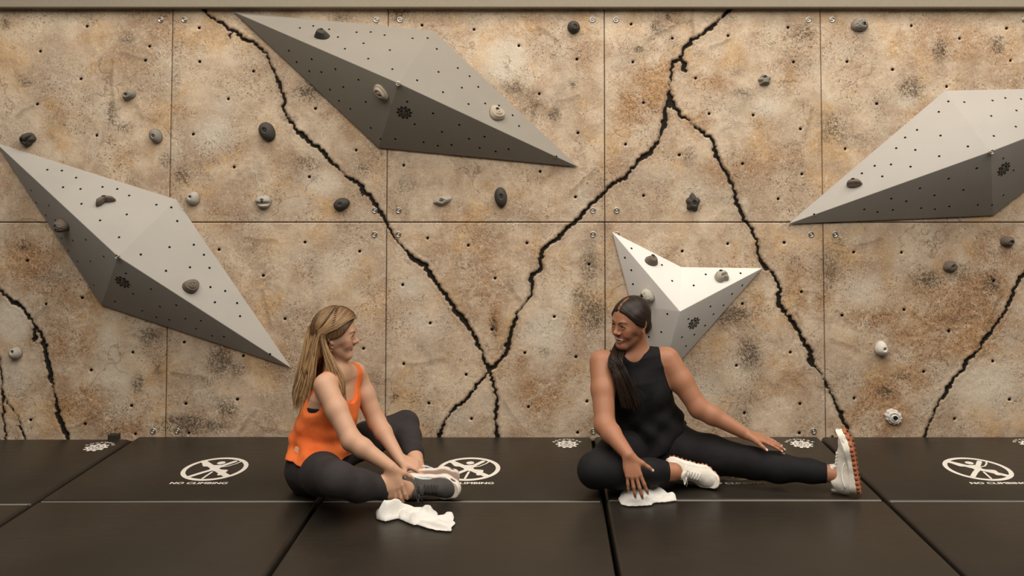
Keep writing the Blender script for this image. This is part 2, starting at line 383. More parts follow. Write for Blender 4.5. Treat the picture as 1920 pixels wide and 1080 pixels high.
def make_panel(x0, x1, z0, z1, step, parent):
    nx = max(2, int((x1 - x0) / step)); nz = max(2, int((z1 - z0) / step))
    xs = np.linspace(x0, x1, nx + 1); zs = np.linspace(z0, z1, nz + 1)
    X, Z = np.meshgrid(xs, zs); X = X.ravel(); Z = Z.ravel()
    cd = seg_dist(X, Z)
    hd = np.full(X.shape, .2, np.float32)
    for hx, hz in HOLES:
        if x0 - .05 < hx < x1 + .05 and z0 - .05 < hz < z1 + .05:
            hd = np.minimum(hd, np.sqrt((X - hx) ** 2 + (Z - hz) ** 2))
    st = {}
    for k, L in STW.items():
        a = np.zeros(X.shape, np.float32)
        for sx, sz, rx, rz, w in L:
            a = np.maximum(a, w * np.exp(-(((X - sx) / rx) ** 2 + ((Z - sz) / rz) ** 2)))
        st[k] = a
    relief = (vnoise(X, Z, 9, 1) - .5) * .004 + (vnoise(X, Z, 28, 2) - .5) * .0014 + (vnoise(X, Z, 75, 3) - .5) * .0010
    relief += (vnoise(X, Z, 60, 4) - .5) * .005 * np.clip(np.maximum(st['rust'], st['dark']), 0, 1)
    edge = np.minimum(np.minimum(X - x0, x1 - X), np.minimum(Z - z0, z1 - Z))
    Y = relief * sstep(edge, 0, .03) + .013 * sstep(cd, .003, -.006) - .0012 * sstep(np.abs(cd - .010), .012, 0) + .010 * sstep(hd, .0095, .006)
    V = np.stack([X, Y, Z], 1)
    nV = len(V)
    i = np.arange(nz)[:, None] * (nx + 1) + np.arange(nx)[None, :]; i = i.ravel()
    F = np.stack([i, i + 1, i + nx + 2, i + nx + 1], 1)
    # returned edges, 20 mm deep
    rim = np.concatenate([np.arange(nx), np.arange(nz) * (nx + 1) + nx, nz * (nx + 1) + np.arange(nx, 0, -1), np.arange(nz, 0, -1) * (nx + 1)])
    B = V[rim].copy(); B[:, 1] = .020
    j = np.arange(len(rim)); j2 = (j + 1) % len(rim)
    F2 = np.stack([rim[j2], rim[j], nV + j, nV + j2], 1)
    V = np.concatenate([V, B]); F = np.concatenate([F, F2])
    me = bpy.data.meshes.new('wall_panel')
    me.vertices.add(len(V)); me.vertices.foreach_set('co', V.astype(np.float32).ravel())
    me.loops.add(F.size); me.loops.foreach_set('vertex_index', F.astype(np.int32).ravel())
    me.polygons.add(len(F)); me.polygons.foreach_set('loop_start', np.arange(0, F.size, 4, dtype=np.int32))
    me.update(calc_edges=True)
    sm = np.ones(len(F), bool); sm[-len(F2):] = False
    me.polygons.foreach_set('use_smooth', sm)
    pad = len(rim)
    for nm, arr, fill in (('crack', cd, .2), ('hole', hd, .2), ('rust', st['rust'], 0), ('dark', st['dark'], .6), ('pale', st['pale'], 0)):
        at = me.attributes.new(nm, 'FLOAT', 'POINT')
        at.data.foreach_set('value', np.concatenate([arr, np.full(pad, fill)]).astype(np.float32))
    me.materials.append(M_ROCK)
    o = bpy.data.objects.new('wall_panel', me)
    return link(o, parent)

SEAMX = [on_y(p, 417).x for p in (-92, 317, 725, 1134, 1543, 1952)]
PWID = (SEAMX[-1] - SEAMX[0]) / 5
SEAMX = [SEAMX[0] - PWID] + SEAMX + [SEAMX[-1] + PWID]
ZMID = on_y(1000, 417).z; ZTOP = on_y(1000, 6).z; ZBOT = on_y(1000, 829).z
print('panel width', PWID, 'zmid', ZMID, 'ztop', ZTOP, 'zbot', ZBOT)

bm = bmesh.new(); box_bm(bm, (SEAMX[0] - .3, .021, -.25), (SEAMX[-1] + .3, .12, 3.3))
wall = bm_obj('wall_back', bm, M_BACK); tag(wall, kind='structure')

def washer_mesh():
    bm = bmesh.new()
    prof = [(.0165, .000), (.0165, -.003), (.0150, -.0042), (.0108, -.0042), (.0098, -.0012), (.0062, -.0012), (.0060, -.0050), (.0048, -.0062), (.0030, -.0062), (.0028, -.0036), (0.0, -.0036)]
    n = 16; rings = []
    for r, y in prof[:-1]:
        rings.append([bm.verts.new((r * math.cos(2 * math.pi * k / n), y, r * math.sin(2 * math.pi * k / n))) for k in range(n)])
    c = bm.verts.new((0, prof[-1][1], 0))
    for a, b in zip(rings, rings[1:]):
        for k in range(n): bm.faces.new((a[k], a[(k + 1) % n], b[(k + 1) % n], b[k]))
    for k in range(n): bm.faces.new((rings[-1][k], rings[-1][(k + 1) % n], c))
    bmesh.ops.recalc_face_normals(bm, faces=bm.faces)
    me = bpy.data.meshes.new('washer_bolt'); bm.to_mesh(me); bm.free(); me.shade_smooth(); me.materials.append(M_WASHER); return me
WASHER = washer_mesh()
G = .0022
for c in range(7):
    for r in range(2):
        z0, z1 = ((ZBOT, ZMID) if r == 0 else (ZMID, ZTOP))
        fine = 1 <= c <= 5
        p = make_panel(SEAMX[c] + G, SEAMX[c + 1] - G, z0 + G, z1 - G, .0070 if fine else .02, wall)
        if fine:
            for sx in (SEAMX[c] + .066, SEAMX[c + 1] - .066):
                for sz in (z0 + .066 if r else z0 + .060, (on_y(1000, 37).z if r else z1 - .066)):
                    w = bpy.data.objects.new('washer_bolt', WASHER); w.location = (sx, -.0005, sz)
                    w.rotation_euler = (0, rng.random() * 6, 0); link(w, p)

# soffit beam that closes the picture at the top
M_SOFFIT = plain('painted_soffit', srgb(152, 140, 120), .75, grain=.15, gscale=60)
zb = on_y(960, 14, -.045).z
bm = bmesh.new(); box_bm(bm, (SEAMX[0] - .3, -.045, zb), (SEAMX[-1] + .3, .02, zb + .5), .006)
tag(bm_obj('trim_1', bm, M_SOFFIT), kind='structure')

# floor under the mats
M_FLOOR = plain('rubber_floor', srgb(34, 30, 26), .8, grain=.4, gscale=90)
bm = bmesh.new(); box_bm(bm, (SEAMX[0] - .3, -6.5, -.26), (SEAMX[-1] + .3, .12, -.20))
tag(bm_obj('floor', bm, M_FLOOR), kind='structure')
# ------------------------------------------------------------------ climbing volumes
def volume_material(name, col):
    t = NT(name); co = t.coord()
    n = t.noise(co, 420, 2, .6); n2 = t.noise(co, 3.0, 4, .6); n3 = t.noise(co, 40, 3, .6)
    c = t.mix(t.math('MULTIPLY', t.step(n2, .35, .7), .22), col, tuple(x * .72 for x in col[:3]) + (1,))
    c = t.mix(t.math('MULTIPLY', t.step(n3, .6, .75), .10), c, tuple(min(1, x * 1.3) for x in col[:3]) + (1,))
    c = t.mix(t.math('MULTIPLY', t.step(n, .5, .7), .18), c, tuple(x * .7 for x in col[:3]) + (1,))
    t.base(c); t.rough(.62); t.b.inputs['Specular IOR Level'].default_value = .35
    t.bump(n, .25, .0012); return t.m
M_VGREY = volume_material('grey_textured_paint', srgb(174, 167, 157))
M_VGREY2 = volume_material('darker_grey_volume', srgb(144, 136, 123))  # overall grey of the top volume, set darker than the others
M_VWHITE = volume_material('white_textured_paint', srgb(226, 220, 211))
M_DECAL = plain('black_print', srgb(24, 20, 16), .6)

def text_mesh(body, size=1.0, offset=0.0, sx=1.0, spacing=1.0):
    cu = bpy.data.curves.new('text', 'FONT'); cu.body = body; cu.size = size; cu.offset = offset
    cu.align_x = 'CENTER'; cu.align_y = 'CENTER'; cu.space_character = spacing; cu.resolution_u = 3
    o = bpy.data.objects.new('text', cu); COL.objects.link(o)
    bpy.context.view_layer.update()
    me = bpy.data.meshes.new_from_object(o.evaluated_get(bpy.context.evaluated_depsgraph_get()))
    bpy.data.objects.remove(o, do_unlink=True)
    V = [(v.co.x * sx, v.co.y) for v in me.vertices]; F = [tuple(p.vertices) for p in me.polygons]
    bpy.data.meshes.remove(me)
    return V, F

class Flat:
    """flat print collected in 2-D, laid on a plane by a 4x4 matrix"""
    def __init__(s): s.v = []; s.f = []
    def add(s, V, F, z=0.0, M=None):
        b = len(s.v); s.n = getattr(s, 'n', 0) + 1; z = z + .0005 * s.n
        for x, y in V:
            if M: x, y = M(x, y)
            s.v.append((x, y, z))
        s.f += [tuple(i + b for i in f) for f in F]
    def poly(s, V, z=0.0): s.add(V, [tuple(range(len(V)))], z)
    def ring(s, r0, r1, n=40, z=0.0, a0=0, a1=2 * math.pi, c=(0, 0)):
        V = []; F = []
        for k in range(n + 1):
            a = a0 + (a1 - a0) * k / n
            V += [(c[0] + r0 * math.cos(a), c[1] + r0 * math.sin(a)), (c[0] + r1 * math.cos(a), c[1] + r1 * math.sin(a))]
        for k in range(n): F.append((2 * k, 2 * k + 1, 2 * k + 3, 2 * k + 2))
        s.add(V, F, z)
    def stroke(s, pts, w, z=0.0):
        for (x0, y0), (x1, y1) in zip(pts, pts[1:]):
            L = math.hypot(x1 - x0, y1 - y0) + 1e-9; nx, ny = -(y1 - y0) / L * w, (x1 - x0) / L * w
            a = math.atan2(y1 - y0, x1 - x0)
            V = [(x1 + w * math.cos(a - math.pi / 2 + math.pi * k / 6), y1 + w * math.sin(a - math.pi / 2 + math.pi * k / 6)) for k in range(7)]
            V += [(x0 + w * math.cos(a + math.pi / 2 + math.pi * k / 6), y0 + w * math.sin(a + math.pi / 2 + math.pi * k / 6)) for k in range(7)]
            s.poly(V, z)
    def build(s, name, mat, parent, M):
        return mesh_obj(name, [M @ Vector(v) for v in s.v], s.f, mat, parent)

def gear_outline(teeth, r0, r1):
    V = []
    for k in range(teeth):
        a = 2 * math.pi * k / teeth; w = math.pi / teeth
        for da, r in ((-.95, r0), (-.52, r0), (-.40, r1), (.40, r1), (.52, r0)):
            V.append((r * math.cos(a + da * w), r * math.sin(a + da * w)))
    return V
RWT = [text_mesh('R', .52, .008, 1.3), text_mesh('W', .52, .0, 1.3)]

def gear_emblem(parent, M, dark, light, size, rot=0.0):
    """toothed wheel with a ring, a cross bar and the letters R and W"""
    S = M @ Matrix.Rotation(rot, 4, 'Z') @ Matrix.Scale(size, 4)
    z = .0006 / size
    g = Flat(); g.poly(gear_outline(10, .78, 1.0), z)
    o = g.build('printed_gear', dark, parent, S)
    h = Flat(); h.ring(.56, .63, 32, 2 * z); h.stroke([(-.56, 0), (.56, 0)], .03, 2 * z)
    for (V, F), y in zip(RWT, (.26, -.26)):
        h.add([(a, b + y) for a, b in V], F, 2 * z)
    return h.build('printed_letters', light, parent, S)

VOLS = []
def make_volume(tips, faces, mat, label, prot, bevel=.010):
    """tips: {name: (px, py, depth)}"""
    pts = {k: on_y(v[0], v[1], -v[2]) for k, v in tips.items()}
    root = empty('climbing_volume', (on_y(*prot[:2], 0)))
    tag(root, label, 'climbing volume', 'faceted volumes bolted to the rock wall')
    off = root.location
    bm = bmesh.new()
    names = list(pts); vid = {}
    for k in names: vid[k] = bm.verts.new(pts[k] - off)
    back = {}
    for k in names:
        if tips[k][2] < .03:
            p = pts[k].copy(); p.y = -.0075; back[k] = bm.verts.new(p - off)
    for f in faces: bm.faces.new([vid[k] for k in f])
    outline = [e for e in bm.edges if len(e.link_faces) == 1]
    inv = {v: k for k, v in vid.items()}
    for e in outline:
        a, b = inv[e.verts[0]], inv[e.verts[1]]
        bm.faces.new((vid[a], vid[b], back[b], back[a]))
    bm.faces.new([back[k] for k in names if k in back])
    bmesh.ops.recalc_face_normals(bm, faces=bm.faces)
    es = [e for e in bm.edges if len(e.link_faces) == 2]
    bmesh.ops.bevel(bm, geom=es, offset=bevel, segments=3, profile=.5, affect='EDGES', clamp_overlap=True)
    o = bm_obj('shell', bm, mat, root)
    m = o.data; m.shade_smooth()
    try: m.set_sharp_from_angle(angle=math.radians(24))
    except Exception: pass
    tree = BVHTree.FromPolygons([v.co + off for v in m.vertices], [tuple(p.vertices) for p in m.polygons])
    VOLS.append((root, tree, mat))
    return root, tree

def cast(px, py):
    best = None
    d = ray(px, py).normalized()
    for root, tree, mat in VOLS:
        h = tree.ray_cast(CAM, d)
        if h[0] is not None and (best is None or h[3] < best[2]): best = (h[0], h[1], h[3], root)
    if best is None:
        return on_y(px, py, 0.0), Vector((0, -1, 0)), None
    n = best[1]
    if n.dot(d) > 0: n = -n
    return best[0], n, best[3]

d = .013
vL, _ = make_volume({'A': (-8, 268, d), 'B': (330, 374, d), 'C': (546, 690, d), 'D': (190, 572, d), 'E': (221, 481, .30)},
    [('A', 'B', 'E'), ('B', 'C', 'E'), ('C', 'D', 'E'), ('D', 'A', 'E')], M_VGREY, 'large grey kite-shaped volume low at the left end, beside the orange-topped woman', (221, 481))
vT, _ = make_volume({'A': (438, 22, d), 'B': (812, 57, d), 'C': (1084, 313, d), 'D': (710, 277, d), 'E': (747, 156, .30)},
    [('A', 'B', 'E'), ('B', 'C', 'E'), ('C', 'D', 'E'), ('D', 'A', 'E')], M_VGREY2, 'long grey kite-shaped volume just under the top beam, above the orange-topped woman', (747, 157))
vR, _ = make_volume({'A': (1478, 420, d), 'B': (1772, 170, d), 'C': (2176, 161, d), 'D': (1862, 404, d), 'E': (1858, 284, .30)},
    [('A', 'B', 'E'), ('B', 'C', 'E'), ('C', 'D', 'E'), ('D', 'A', 'E')], M_VGREY, 'big grey kite-shaped volume with dark underside, cut off by the right picture edge', (1858, 284))
vS, _ = make_volume(
    {'A': (1148, 435, d), 'I': (1278, 501, d), 'B': (1429, 503, d), 'C': (1238, 720, d), 'L': (1184, 572, d), 'P': (1275, 584, .22)},
    [('A', 'I', 'P'), ('I', 'B', 'P'), ('B', 'C', 'P'), ('C', 'L', 'P'), ('L', 'A', 'P')], M_VWHITE,
    'white three-pointed star-shaped volume behind the woman in black', (1275, 584), .009)

VH = {0: crop([(160,141),(209,144),(257,168),(213,200),(272,206),(346,199),(396,206),(436,228),(528,259),(578,268),(598,314),(275,256),(428,292),(338,312),(402,369),(475,427),(572,402),(654,394),(688,428),(707,472),(641,470),(560,482),(710,537),(760,550),(725,588),(800,591),(810,635),(911,763),(105,210),(122,252),(165,261),(155,294),(187,310),(208,372),(246,379),(290,376),(231,414),(350,433),(262,450),(305,449),(317,530),(425,490),(510,543),(450,559),(595,597),(540,602),(480,616),(388,585),(626,643),(678,650),(528,638),(571,647),(662,677),(716,701),(756,704)],0,240,.5556),
 1: crop([(390,144),(459,134),(541,151),(586,191),(682,166),(755,165),(826,181),(970,197),(1047,196),(718,223),(622,251),(853,258),(1094,252),(742,302),(866,356),(1202,350),(1103,370),(993,413),(1263,392),(1307,447),(1223,451),(1126,474),(1257,535),(1343,532),(1414,543),(1484,593),(1517,648),(1709,805),(334,260),(374,318),(451,303),(439,365),(501,370),(573,355),(692,409),(614,447),(545,460),(592,517),(729,523),(650,559),(755,657),(806,714),(942,522),(1075,582),(981,638),(1121,677),(1210,641),(881,714),(1026,730),(1100,748),(1170,744),(1260,713),(1340,702),(1315,760),(1397,778),(1464,766)],420,0,.3646),
 2: crop([(781,467),(854,470),(984,463),(1043,451),(1115,456),(737,515),(1094,509),(978,534),(637,598),(1091,583),(582,633),(745,624),(990,626),(541,682),(629,690),(871,674),(739,719),(517,757),(442,763),(607,767),(383,798),(477,812),(164,987),(912,773),(782,821),(650,866),(850,873),(717,898),(518,913),(587,925),(394,963),(455,975),(525,965),(656,957),(719,962),(785,949),(916,942),(982,943),(1034,728),(1081,783),(1034,898)],1460,0,.4074),
 3: crop([(247,254),(200,320),(246,410),(258,511),(467,374),(541,489),(697,522),(784,442),(1036,434),(1048,519),(974,582),(818,672),(913,664),(840,728),(779,810),(702,876),(612,894),(641,958),(507,727),(463,857),(304,600),(659,763),(373,893)],1120,400,.2592)}
M_TNUT = plain('t_nut_rim', srgb(196, 188, 174), .5)
for vi, pts in VH.items():
    root = VOLS[vi][0]; bm = bmesh.new(); bm2 = bmesh.new(); tree = VOLS[vi][1]
    for px, py in pts:
        h = tree.ray_cast(CAM, ray(px, py).normalized())
        if h[0] is None: continue
        n = h[1] if h[1].dot(ray(px, py)) < 0 else -h[1]
        Mx = Matrix.Translation(h[0] - root.location) @ frame_from_normal(n).to_4x4()
        ri = [bm.verts.new(Mx @ Vector((.0062 * math.cos(2 * math.pi * k / 12), .0062 * math.sin(2 * math.pi * k / 12), .0007))) for k in range(12)]
        bm.faces.new(ri)
        a = [bm2.verts.new(Mx @ Vector((.0062 * math.cos(2 * math.pi * k / 12), .0062 * math.sin(2 * math.pi * k / 12), .0008))) for k in range(12)]
        b = [bm2.verts.new(Mx @ Vector((.0075 * math.cos(2 * math.pi * k / 12), .0075 * math.sin(2 * math.pi * k / 12), .0002))) for k in range(12)]
        for k in range(12): bm2.faces.new((a[k], b[k], b[(k + 1) % 12], a[(k + 1) % 12]))
    tag(bm_obj('bolt_hole', bm, M_BLACKHOLE, root), kind='stuff')
    tag(bm_obj('bolt_hole_rim', bm2, VOLS[vi][2], root), kind='stuff')

for (px, py, vi, s, rz) in ((230, 529, 0, .044, -.45), (758, 211, 1, .043, -.05), (1882, 317, 2, .044, .5), (1301, 606, 3, .040, .55)):
    root, tree, mat = VOLS[vi]
    loc, n, _r = cast(px, py)
    M = Matrix.Translation(loc - root.location) @ frame_from_normal(n).to_4x4()
    gear_emblem(root, M, M_DECAL, mat, s, rz)
for vi, (px, py) in enumerate(((221, 481), (747, 157), (1858, 285))):
    root, tree, mat = VOLS[vi]
    loc, n, _r = cast(px, py)
    b = bpy.data.objects.new('washer_bolt', WASHER); b.location = loc - root.location + Vector((0, -.003, 0)); b.scale = (.8, 1.6, .8); link(b, root)
# ------------------------------------------------------------------ climbing holds
def hold_mat(name, col, grain=.35):
    t = NT(name); co = t.coord(); n = t.noise(co, 260, 3, .6); n2 = t.noise(co, 30, 3, .6)
    c = t.mix(t.math('MULTIPLY', t.step(n, .45, .7), grain), col, tuple(x * .62 for x in col[:3]) + (1,))
    c = t.mix(t.math('MULTIPLY', t.step(n2, .5, .7), .25), c, tuple(min(1, x * 1.35) for x in col[:3]) + (1,))
    t.base(c); t.rough(.72); t.b.inputs['Specular IOR Level'].default_value = .3; t.bump(n, .3, .0015); return t.m
HM = {'dark': hold_mat('charcoal_resin', srgb(70, 66, 60)), 'brown': hold_mat('brown_grey_resin', srgb(112, 100, 88)),
      'mid': hold_mat('mid_grey_resin', srgb(136, 128, 116)), 'light': hold_mat('light_grey_resin', srgb(176, 168, 154)),
      'white': hold_mat('off_white_resin', srgb(214, 206, 194)), 'tan': hold_mat('tan_resin', srgb(172, 158, 138))}
M_SOCKET = plain('bolt_socket', srgb(14, 12, 11), .6, spec=.15)
M_HEX = plain('hex_bolt', srgb(84, 76, 68), .3, .9)

def lerp_poly(pts, phi):
    """radius of a closed polar outline given as [(deg, r)] with smooth interpolation"""
    d = np.array([p[0] for p in pts], float); r = np.array([p[1] for p in pts], float)
    x = np.degrees(phi) % 360
    return np.interp(x, np.concatenate([d - 360, d, d + 360]), np.concatenate([r, r, r]))

def hold_mesh(kind, w, h, depth, bolt, seed):
    """dome with a shaped outline; local x right, y up, z out of the wall; bolt = (x, y) in outline units"""
    r = np.random.default_rng(seed)
    NP, NR = 64, 20
    phi = np.arange(NP) * 2 * np.pi / NP
    circ = np.ones(NP)
    if kind == 'egg': out = .93 + .13 * np.exp(-(((np.degrees(phi) - 268) % 360 - 0) / 38) ** 2) + .13 * np.exp(-(((268 - np.degrees(phi)) % 360) / 38) ** 2) - .03 * np.cos(2 * phi)
    elif kind == 'star': out = lerp_poly([(18, 1.0), (54, .70), (92, 1.05), (130, .72), (165, .95), (196, .74), (222, 1.08), (255, .78), (300, 1.05), (336, .74)], phi)
    elif kind == 'wedge': out = lerp_poly([(0, .95), (40, 1.05), (80, .85), (120, .9), (165, .95), (215, 1.05), (265, .8), (310, .85)], phi)
    elif kind == 'tri': out = lerp_poly([(10, 1.05), (60, .62), (95, .62), (150, .7), (188, 1.05), (225, .72), (262, .72), (310, .66)], phi)
    elif kind == 'crescent': out = lerp_poly([(-8, 1.1), (15, .85), (35, .92), (55, .78), (100, .80), (140, .82), (175, .88), (205, .95), (228, 1.28), (240, .95), (262, .30), (300, .30), (335, .66), (345, 1.0)], phi)
    elif kind == 'shell': out = 1 + .05 * np.cos(11 * phi) + .12 * np.cos(phi - 2.7)
    elif kind == 'facet': out = lerp_poly([(0, 1.0), (35, .9), (70, .95), (110, .95), (150, .92), (190, 1.0), (230, .92), (275, .9), (320, .98)], phi)
    elif kind == 'jug': out = lerp_poly([(0, .95), (40, 1.0), (90, .95), (135, 1.0), (180, .92), (225, 1.0), (258, .86), (290, .62), (325, 1.0)], phi)
    elif kind == 'moon': out = lerp_poly([(0, 1.02), (40, .95), (90, .85), (140, .95), (180, 1.0), (205, 1.02), (235, .85), (270, .72), (310, .76), (340, .92)], phi)
    else: out = 1 + .06 * np.cos(3 * phi + seed) + .04 * np.cos(2 * phi + 1.3 * seed)
    V = []; rho = np.linspace(0, 1, NR + 1)
    for t in rho[1:]:
        x = t * out * np.cos(phi); y = t * out * np.sin(phi)
        s = np.sqrt(np.clip(1 - t ** 2.6, 0, 1)); z = s.copy()
        if kind in ('star', 'facet', 'tri', 'wedge'):
            zz = 1.15 - 1.15 * t ** 1.6; z = np.minimum(zz, .80 + 0 * zz + .18 * (y if kind != 'star' else 0 * y)) ; z = np.clip(z, 0, 1.2)
            if kind == 'wedge': z = z * (1 - .25 * x)
        elif kind == 'ribbed': z = s * (.86 + .14 * np.sign(np.sin(t * 19)) * (y < .25)) * (1 - .25 * y)
        elif kind == 'knob':
            z = s * (1 + .10 * np.cos(9 * phi + 7 * t) * np.sin(t * 11))
        elif kind == 'shell': z = s * (.85 + .12 * np.sin(t * 22 + .6 * np.cos(11 * phi))) * (1 - .15 * x)
        elif kind == 'crater':
            z = s.copy()
            for _ in range(9):
                a = r.random() * 6.28; q = .35 + .5 * r.random(); rr = .10 + .08 * r.random()
                dd = np.sqrt((x - q * np.cos(a)) ** 2 + (y - q * np.sin(a)) ** 2); z = z - .16 * np.clip(1 - dd / rr, 0, 1)
        elif kind == 'jug':
            z = s * (1 + .1 * y); slot = np.exp(-((y + .22 - .35 * x) / .13) ** 2) * (x > -.25); z = z - .5 * slot * s
        elif kind == 'lip':
            z = s * (1 - .35 * np.exp(-((y + .25) / .2) ** 2) + .15 * (y < -.55))
        elif kind == 'moon': z = s * np.where(y > -.25, 1.0, .55)
        elif kind == 'crescent': z = s * (.75 - .35 * y) + .15 * (y < 0)
        elif kind == 'disc': z = s * (.8 + .10 * np.sign(np.sin(t * 14)))
        bx, by = bolt
        db = np.sqrt((x - bx) ** 2 + (y - by) ** 2)
        z = np.where(db < .30, np.minimum(z, np.maximum(z, .0) * (.86 + .14 * np.clip((db - .18) / .12, 0, 1))), z)
        V += [(x[k] * w / 2, y[k] * h / 2, z[k] * depth) for k in range(NP)]
    z0 = V[0][2]
    V.append((0, 0, z0)); c = len(V) - 1; F = []
    for i in range(NR - 1):
        for k in range(NP):
            a = i * NP + k; b = i * NP + (k + 1) % NP
            F.append((a, a + NP, b + NP, b))
    for k in range(NP): F.append((c, k, (k + 1) % NP))
    base = (NR - 1) * NP; F.append(tuple(base + k for k in range(NP))[::-1])
    return V, F

def socket_mesh():
    bm = bmesh.new(); n = 16
    rings = []
    for r_, z in ((.0086, -.004), (.0086, .0012), (.0068, .0016), (.0062, -.0005), (.0034, -.0005), (.0030, .0007), (.0016, .0007)):
        rings.append([bm.verts.new((r_ * math.cos(2 * math.pi * k / n), r_ * math.sin(2 * math.pi * k / n), z)) for k in range(n)])
    for a, b in zip(rings, rings[1:]):
        for k in range(n):
            f = bm.faces.new((a[k], a[(k + 1) % n], b[(k + 1) % n], b[k]))
    f = bm.faces.new(rings[-1])
    bmesh.ops.recalc_face_normals(bm, faces=bm.faces)
    for i, fc in enumerate(bm.faces): fc.material_index = 1 if fc.calc_center_median().xy.length < .0036 else 0
    me = bpy.data.meshes.new('bolt'); bm.to_mesh(me); bm.free(); me.shade_smooth()
    me.materials.append(M_SOCKET); me.materials.append(M_HEX); return me
SOCKET = socket_mesh()

def hold(px, py, kind, col, wpx, hpx, depth, rot, bolt, label, squash=None):
    loc, n, onv = cast(px, py)
    sc = 1 / PXM if onv is None else .95 / PXM
    root = empty('climbing_hold', loc)
    root.rotation_euler = (Matrix(frame_from_normal(n)) @ Matrix.Rotation(rot, 3, 'Z')).to_euler()
    tag(root, label, 'climbing hold', 'climbing holds bolted to the wall and its volumes')
    k = 1.03
    V, F = hold_mesh(kind, wpx * sc * k, hpx * sc * k, depth, bolt, int(px) % 97)
    sink = .002 if onv is None else -.0006
    o = mesh_obj('body', [(a, b, c - sink) for a, b, c in V], F, HM[col], root, True)
    tree = BVHTree.FromPolygons([v.co for v in o.data.vertices], [tuple(p.vertices) for p in o.data.polygons])
    bx, by = bolt[0] * wpx * sc * k / 2, bolt[1] * hpx * sc * k / 2
    h = tree.ray_cast(Vector((bx, by, 1)), Vector((0, 0, -1)))
    z = h[2] if False else (h[0].z if h[0] is not None else depth)
    b = bpy.data.objects.new('bolt', SOCKET); b.location = (bx, by, z); b.scale = (1.3, 1.3, 1.3)
    if h[0] is not None: b.rotation_euler = frame_from_normal((h[1] * .6 + Vector((0, 0, 1))).normalized(), Vector((0, 1, 0))).to_euler()
    link(b, root)
    return root

HOLD_LIST = [
 (243,178,'wedge','mid',27,22,.050,.35,(-.15,.05),'mid-grey wedge hold high on the left panel, left of the crack'),
 (293,254,'egg','mid',24,28,.045,.5,(-.05,-.1),'grey egg hold above the left volume, next to the panel joint'),
 (55,262,'jug','dark',27,26,.055,.6,(-.3,.1),'charcoal lumpy hold at the top edge of the left volume'),
 (198,377,'crescent','brown',34,28,.045,.1,(-.15,.3),'brown-grey crescent hold with a hooked tail on the left volume'),
 (122,421,'knob','brown',25,27,.055,0,(0,.25),'knobbly brown-grey hold on the shaded side of the left volume'),
 (358,537,'ribbed','brown',29,28,.040,0,(.05,.2),'round brown-grey hold with ring grooves on the left volume'),
 (32,661,'egg','light',25,22,.050,-1.2,(-.25,.1),'light grey egg hold below the left volume by the left picture edge'),
 (501,246,'egg','dark',31,37,.048,.55,(0,.1),'charcoal egg hold beside the long crack, left of the top volume'),
 (363,372,'round','light',25,25,.045,0,(-.1,.2),'small light grey round hold touching the upper corner of the left volume'),
 (495,378,'lip','light',29,25,.045,0,(0,.2),'light grey hold with a lower lip, between a round and an oval hold'),
 (640,383,'egg','dark',25,30,.040,1.9,(.05,0),'dark oval hold lying flat just above the middle joint, left of the crack'),
 (604,68,'wedge','dark',30,23,.050,-.3,(-.15,.35),'dark angular hold near the upper tip of the top volume'),
 (715,172,'disc','tan',24,34,.035,.65,(-.15,-.2),'tan tilted disc hold beside the peak of the top volume'),
 (931,213,'ribbed','tan',30,36,.035,.15,(0,.25),'tan hold with ring grooves on the right half of the top volume'),
 (1076,51,'egg','dark',27,23,.048,-.9,(.1,.15),'charcoal oval hold under the top beam, right of the top volume'),
 (830,376,'tri','light',37,27,.045,.15,(-.05,.1),'light grey winged triangular hold below the top volume'),
 (939,369,'egg','dark',26,37,.045,.12,(.1,.05),'tall dark egg hold below the top volume, right of a winged hold'),
 (1433,150,'star','mid',28,24,.045,.2,(0,.35),'grey star-shaped hold high between the crack and the right volume'),
 (1299,380,'star','dark',29,35,.048,0,(.1,0),'dark star-shaped hold above the white star volume'),
 (1611,47,'crater','mid',31,26,.045,.3,(.25,-.1),'grey pitted oval hold under the top beam, above the right volume'),
 (1602,346,'moon','brown',28,21,.045,.1,(-.05,.3),'brown-grey half-moon hold on the right volume'),
 (1221,490,'facet','brown',28,24,.045,-.2,(0,.4),'dark grey faceted hold on the left arm of the white volume'),
 (1353,521,'jug','light',28,26,.045,.1,(-.1,.45),'light grey slotted jug hold on the right arm of the white volume'),
 (1215,554,'crater','light',31,27,.050,-.2,(-.2,.1),'light grey pitted hold on the white volume, just above the woman in black'),
 (1213,607,'knob','brown',22,28,.045,0,(0,.1),'brown-grey knobbly hold half hidden behind the dark-haired head'),
 (1781,500,'facet','brown',28,24,.045,.2,(.15,.15),'brown-grey faceted hold on the lower right panel, in the open'),
 (1889,453,'wedge','brown',28,23,.050,-.1,(.15,.05),'dark wedge hold just under the right volume, near the right picture edge'),
 (1651,653,'round','white',25,26,.055,0,(.1,.1),'off-white round hold on the lower right panel'),
 (1676,783,'shell','white',34,27,.030,-.55,(0,.05),'off-white scalloped shell hold low down above the raised shoe'),
]
for a in HOLD_LIST: hold(*a)
